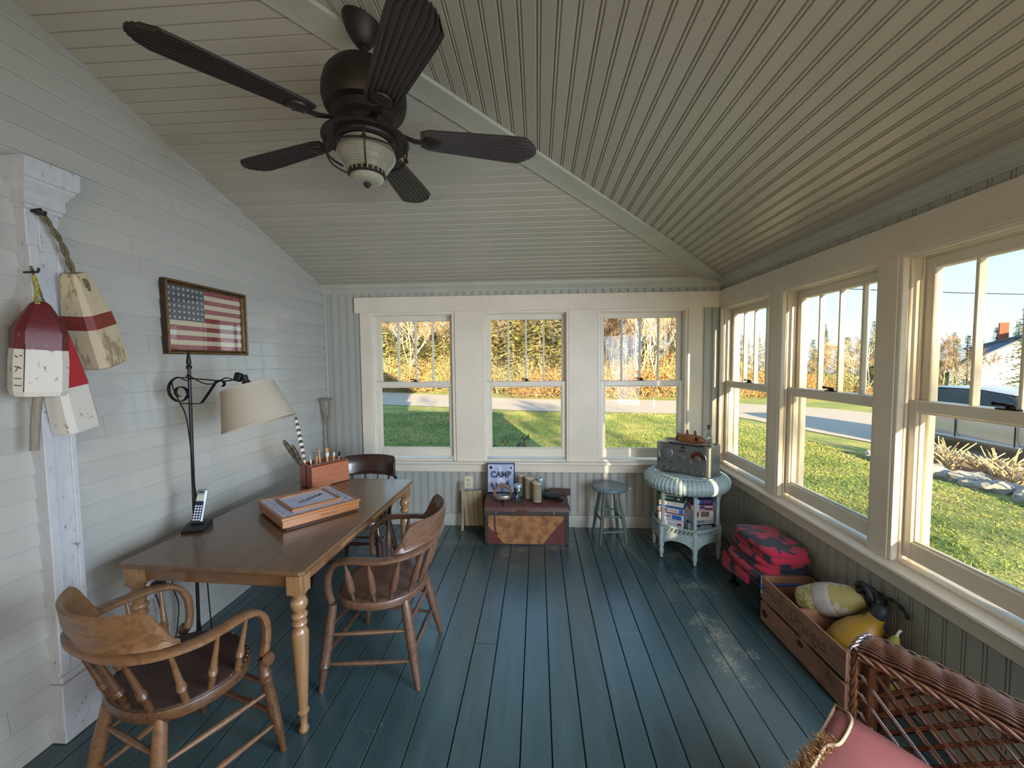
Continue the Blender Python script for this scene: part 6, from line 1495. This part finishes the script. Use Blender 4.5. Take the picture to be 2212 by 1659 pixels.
f3 = empty('fishing_float', (0, 0, 0)); f3.matrix_world = Matrix.Translation((1.545, 1.888, .10)) @ V3((.03, -.06, .3)).to_track_quat('Z', 'Y').to_matrix().to_4x4(); tag(f3, 'narrow greenish yellow float half hidden by the wicker arm', 'float', 'floats in the crate')
YG = M_worn('green_yellow_float', '#8c8436', '#a59a5a', .6, 6, .5, 50)
MB().lathe([(0, 0), (.04, .006), (.062, .05), (.060, .12), (.040, .20), (.018, .255), (.012, .275), (0, .28)], 20).build('body', YG, f3, 60)
q = MB(); q.tube([(0, 0, .27), (.004, 0, .295), (.02, .0, .302)], [.007, .005, .006], 6); q.build('toggle', M['cream_plastic'], f3)
rope([(1.60, 2.09, .40), (1.590, 2.07, .455), (1.595, 2.05, .48), (1.60, 2.02, .475), (1.605, 1.99, .43), (1.60, 1.965, .35), (1.60, 1.95, .27)], .022, BKR, 'rubber_hose', 'thick dark rubber hose looped over the crate floats')
rope([(1.615, 2.00, .455), (1.635, 1.96, .47), (1.645, 1.92, .465), (1.65, 1.885, .445), (1.65, 1.87, .425)], .008, BKR, 'dark_rope', 'dark rope end sticking out beside the hose at the wall')
# wicker armchair, turned, its near arm in view
BW1 = M_plain('brown_wicker', '#43281a', .28, c2='#2c1a12', scale=40, bmp=.2, coat=.5); BW2 = M_plain('honey_wicker', '#5c3820', .4, c2='#432818', scale=30, coat=.15)
wc = empty('wicker_armchair', (1.038, 1.312, 0)); f_ = V3((-.565, .825, 0)).normalized(); wc.rotation_euler = (0, 0, atan2(f_.y, f_.x)-pi/2); tag(wc, 'brown wicker armchair with lattice sides at the right edge', 'armchair')
# local frame: +y forward, -x into the seat, origin below the front end of the right arm, on the arm axis
AL, AW, AH = .62, .062, .69
q = MB(); n = 14
for i in range(n):
    x = -AW+2*AW*i/(n-1); z = AH+.012*(1-(x/AW)**2)
    pts = [(x, -AL*j/90, z+.0050*abs(sin(j*.34+i*.16))-.010*(abs(x/AW)**6)) for j in range(91)]
    pts = [(x, .012, z-.02)]+pts; q.tube(pts, .0044, 5)
q.build('arm_weave', BW1, wc, 70)
q = MB(); q.bx(-AW, AW, -AL, .004, AH-.030, AH-.004, .008); q.build('arm_frame', BW1, wc)
def braid(pts, r, nm, mt, k=2, tw=40):
    P = catmull(pts, 10) if len(pts) < 12 else [V3(p) for p in pts]; q = MB(); L_ = 0; O = [[] for _ in range(k)]
    for i, p in enumerate(P):
        t = (P[min(i+1, len(P)-1)]-P[max(i-1, 0)]).normalized(); o = t.orthogonal().normalized() if i == 0 else (o-t*o.dot(t)).normalized(); b_ = t.cross(o)
        if i: L_ += (P[i]-P[i-1]).length
        for s in range(k): a = L_*tw+2*pi*s/k; O[s].append(p+(o*cos(a)+b_*sin(a))*r)
    for s in range(k): q.tube(O[s], r*.95, 6)
    return q.build(nm, mt, wc, 70)
dn_ = lambda x: [(x, .014, AH-.02-.045*i) for i in range(15)]
braid([(AW+.004, -AL+AL*i/60, AH-.004) for i in range(61)], .0060, 'braid', BW1, 3, 70)
braid([(-AW-.004, -AL+AL*i/60, AH-.012) for i in range(61)], .0065, 'braid', BW2, 3, 60)
braid([(AW*(1-2*i/14), .016, AH-.004+.010*sin(pi*i/14)) for i in range(15)], .0065, 'braid', BW1, 3, 80)
for x in (AW, -AW): braid([(x, .010, AH-.01-.65*i/50) for i in range(51)], .0062, 'braid', BW2, 3, 60)
q = MB()
for i in range(15): x = -AW+.008+(2*AW-.016)*i/14; q.tube([(x, .004, AH-.02), (x, .006, .35), (x, .004, .08)], .0048, 5)
q.build('front_panel', BW2, wc, 70)
q = MB()
for s in (-1, 1): q.tube([(s*(AW-.016), -.03, .0), (s*(AW-.016), -.03, AH-.03)], .016, 10)
q.build('leg', BW2, wc)
for x in (-AW+.004, AW-.004):
    q = MB(); z0, z1 = .20, AH-.035; H2 = z1-z0
    for d in (1, -1):
        u = -H2
        while u < AL:
            # diagonal strand from (u, z0) to (u+H2, z1), clipped
            a0_, a1_ = max(0, -u) if d > 0 else max(0, u+H2-AL) if False else max(0, -u), min(H2, AL-u)
            if a1_ > a0_+.02:
                for off in (0, .007):
                    ya, yb = u+a0_+off, u+a1_+off; za, zb = (z0+a0_, z0+a1_) if d > 0 else (z1-a0_, z1-a1_)
                    q.tube([(x, -ya, za), (x+.003*d, -(ya+yb)/2, (za+zb)/2), (x, -yb, zb)], .0028, 5)
            u += .060
    q.build('lattice', BW2, wc, 70)
q = MB(); q.bx(-AW-.58, -AW, -.62, -.02, .30, .345, .01); q.build('seat', BW1, wc)
q = MB()
for i in range(22): q.tube([(-AW-.60+.031*i-.0, -.615, .30), (-AW-.60+.031*i, -.64, .84+.06*sin(pi*i/21))], .006, 5)
q.build('back_weave', BW2, wc, 70)
for x in (-AW-.56, ): 
    q = MB(); q.tube([(x, -.05, 0), (x, -.05, .34)], .016, 8); q.tube([(x, -.6, 0), (x, -.6, .6)], .016, 8); q.tube([(AW-.02, -.6, 0), (AW-.02, -.6, .66)], .016, 8); q.build('leg', BW2, wc)
# faded pink cushion with a corded edge and frayed corner
CU = M_plain('faded_pink_canvas', '#884a42', .95, c2='#7a3f39', scale=7, bmp=.1); CUc = M_plain('pale_cording', '#b99a78', .9); FRY = M_plain('frayed_stuffing', '#a8804f', .95, c2='#8c6238', scale=40, bmp=.6)
cu = empty('cushion', (0, 0, 0)); f3_ = f_; r3_ = V3((f_.y, -f_.x, 0)); cc = V3((1.038, 1.312, 0))+r3_*(-.062-.245)+f3_*(-.205)+V3((0, 0, .412))
tl_1 = Matrix.Rotation(radians(-7), 4, 'Y') @ Matrix.Rotation(radians(3), 4, 'X')
cu.matrix_world = Matrix.Translation(cc) @ Matrix(((r3_.x, f3_.x, 0, 0), (r3_.y, f3_.y, 0, 0), (0, 0, 1, 0), (0, 0, 0, 1))) @ tl_1; tag(cu, 'faded pink canvas cushion with pale cording and a frayed corner', 'cushion')
hs_ = .265
def cus(sgn):
    def f(i, j):
        u, v = -1+2*i, -1+2*j; w = (max(0, 1-abs(u)**3.0)*max(0, 1-abs(v)**3.0))**.5
        pin = 1-.09*(abs(u*v))**.0*(1-abs(u)**2)*(abs(v)**8)-.0
        pu = 1-.07*(1-v*v); pv = 1-.07*(1-u*u)
        return V3((u*hs_*pu, v*hs_*pv, sgn*(.085*w+.004*sin(9*u+3*v)*w+.003)))
    return f
q = MB(); q.grid(cus(1), 28, 28); b0 = len(q.v); q2_ = MB(); q2_.grid(cus(-1), 28, 28); q.add(q2_.v, [f[::-1] for f in q2_.f]); q.build('cover', CU, cu, 80)
ed = []
for k in range(4):
    for i in range(16):
        t = -1+2*i/16; u, v = ((t, -1), (1, t), (-t, 1), (-1, -t))[k]; pu = 1-.07*(1-v*v); pv = 1-.07*(1-u*u); ed.append(V3((u*hs_*pu, v*hs_*pv, .010)))
q = MB(); q.tube(ed, .0048, 6, closed=True); q.build('cording', CUc, cu, 70)
q = MB(); q.tube(catmull([(hs_*.93, hs_*.86, .030), (hs_*.70, hs_*.74, .062), (hs_*.30, hs_*.70, .072), (hs_*.18, hs_*.78, .062), (-hs_*.2, hs_*.76, .064), (-hs_*.9, hs_*.74, .045)], 5), .0042, 6); q.build('cording', CUc, cu, 70)
q = MB(); random.seed(2)
for i in range(520):
    a, b_ = random.uniform(-hs_*.55, hs_*.35), random.uniform(hs_*.74, hs_*.97); w_ = (max(0, 1-abs(b_/hs_)**3))**.5; p = V3((a, b_*.96, .083*w_)); d = V3((random.gauss(0, 1), 1+random.gauss(0, 1), 1)).normalized()*random.uniform(.008, .022); q.tube([p, p+d], .0009, 3)
q.build('frayed_edge', FRY, cu, 0)
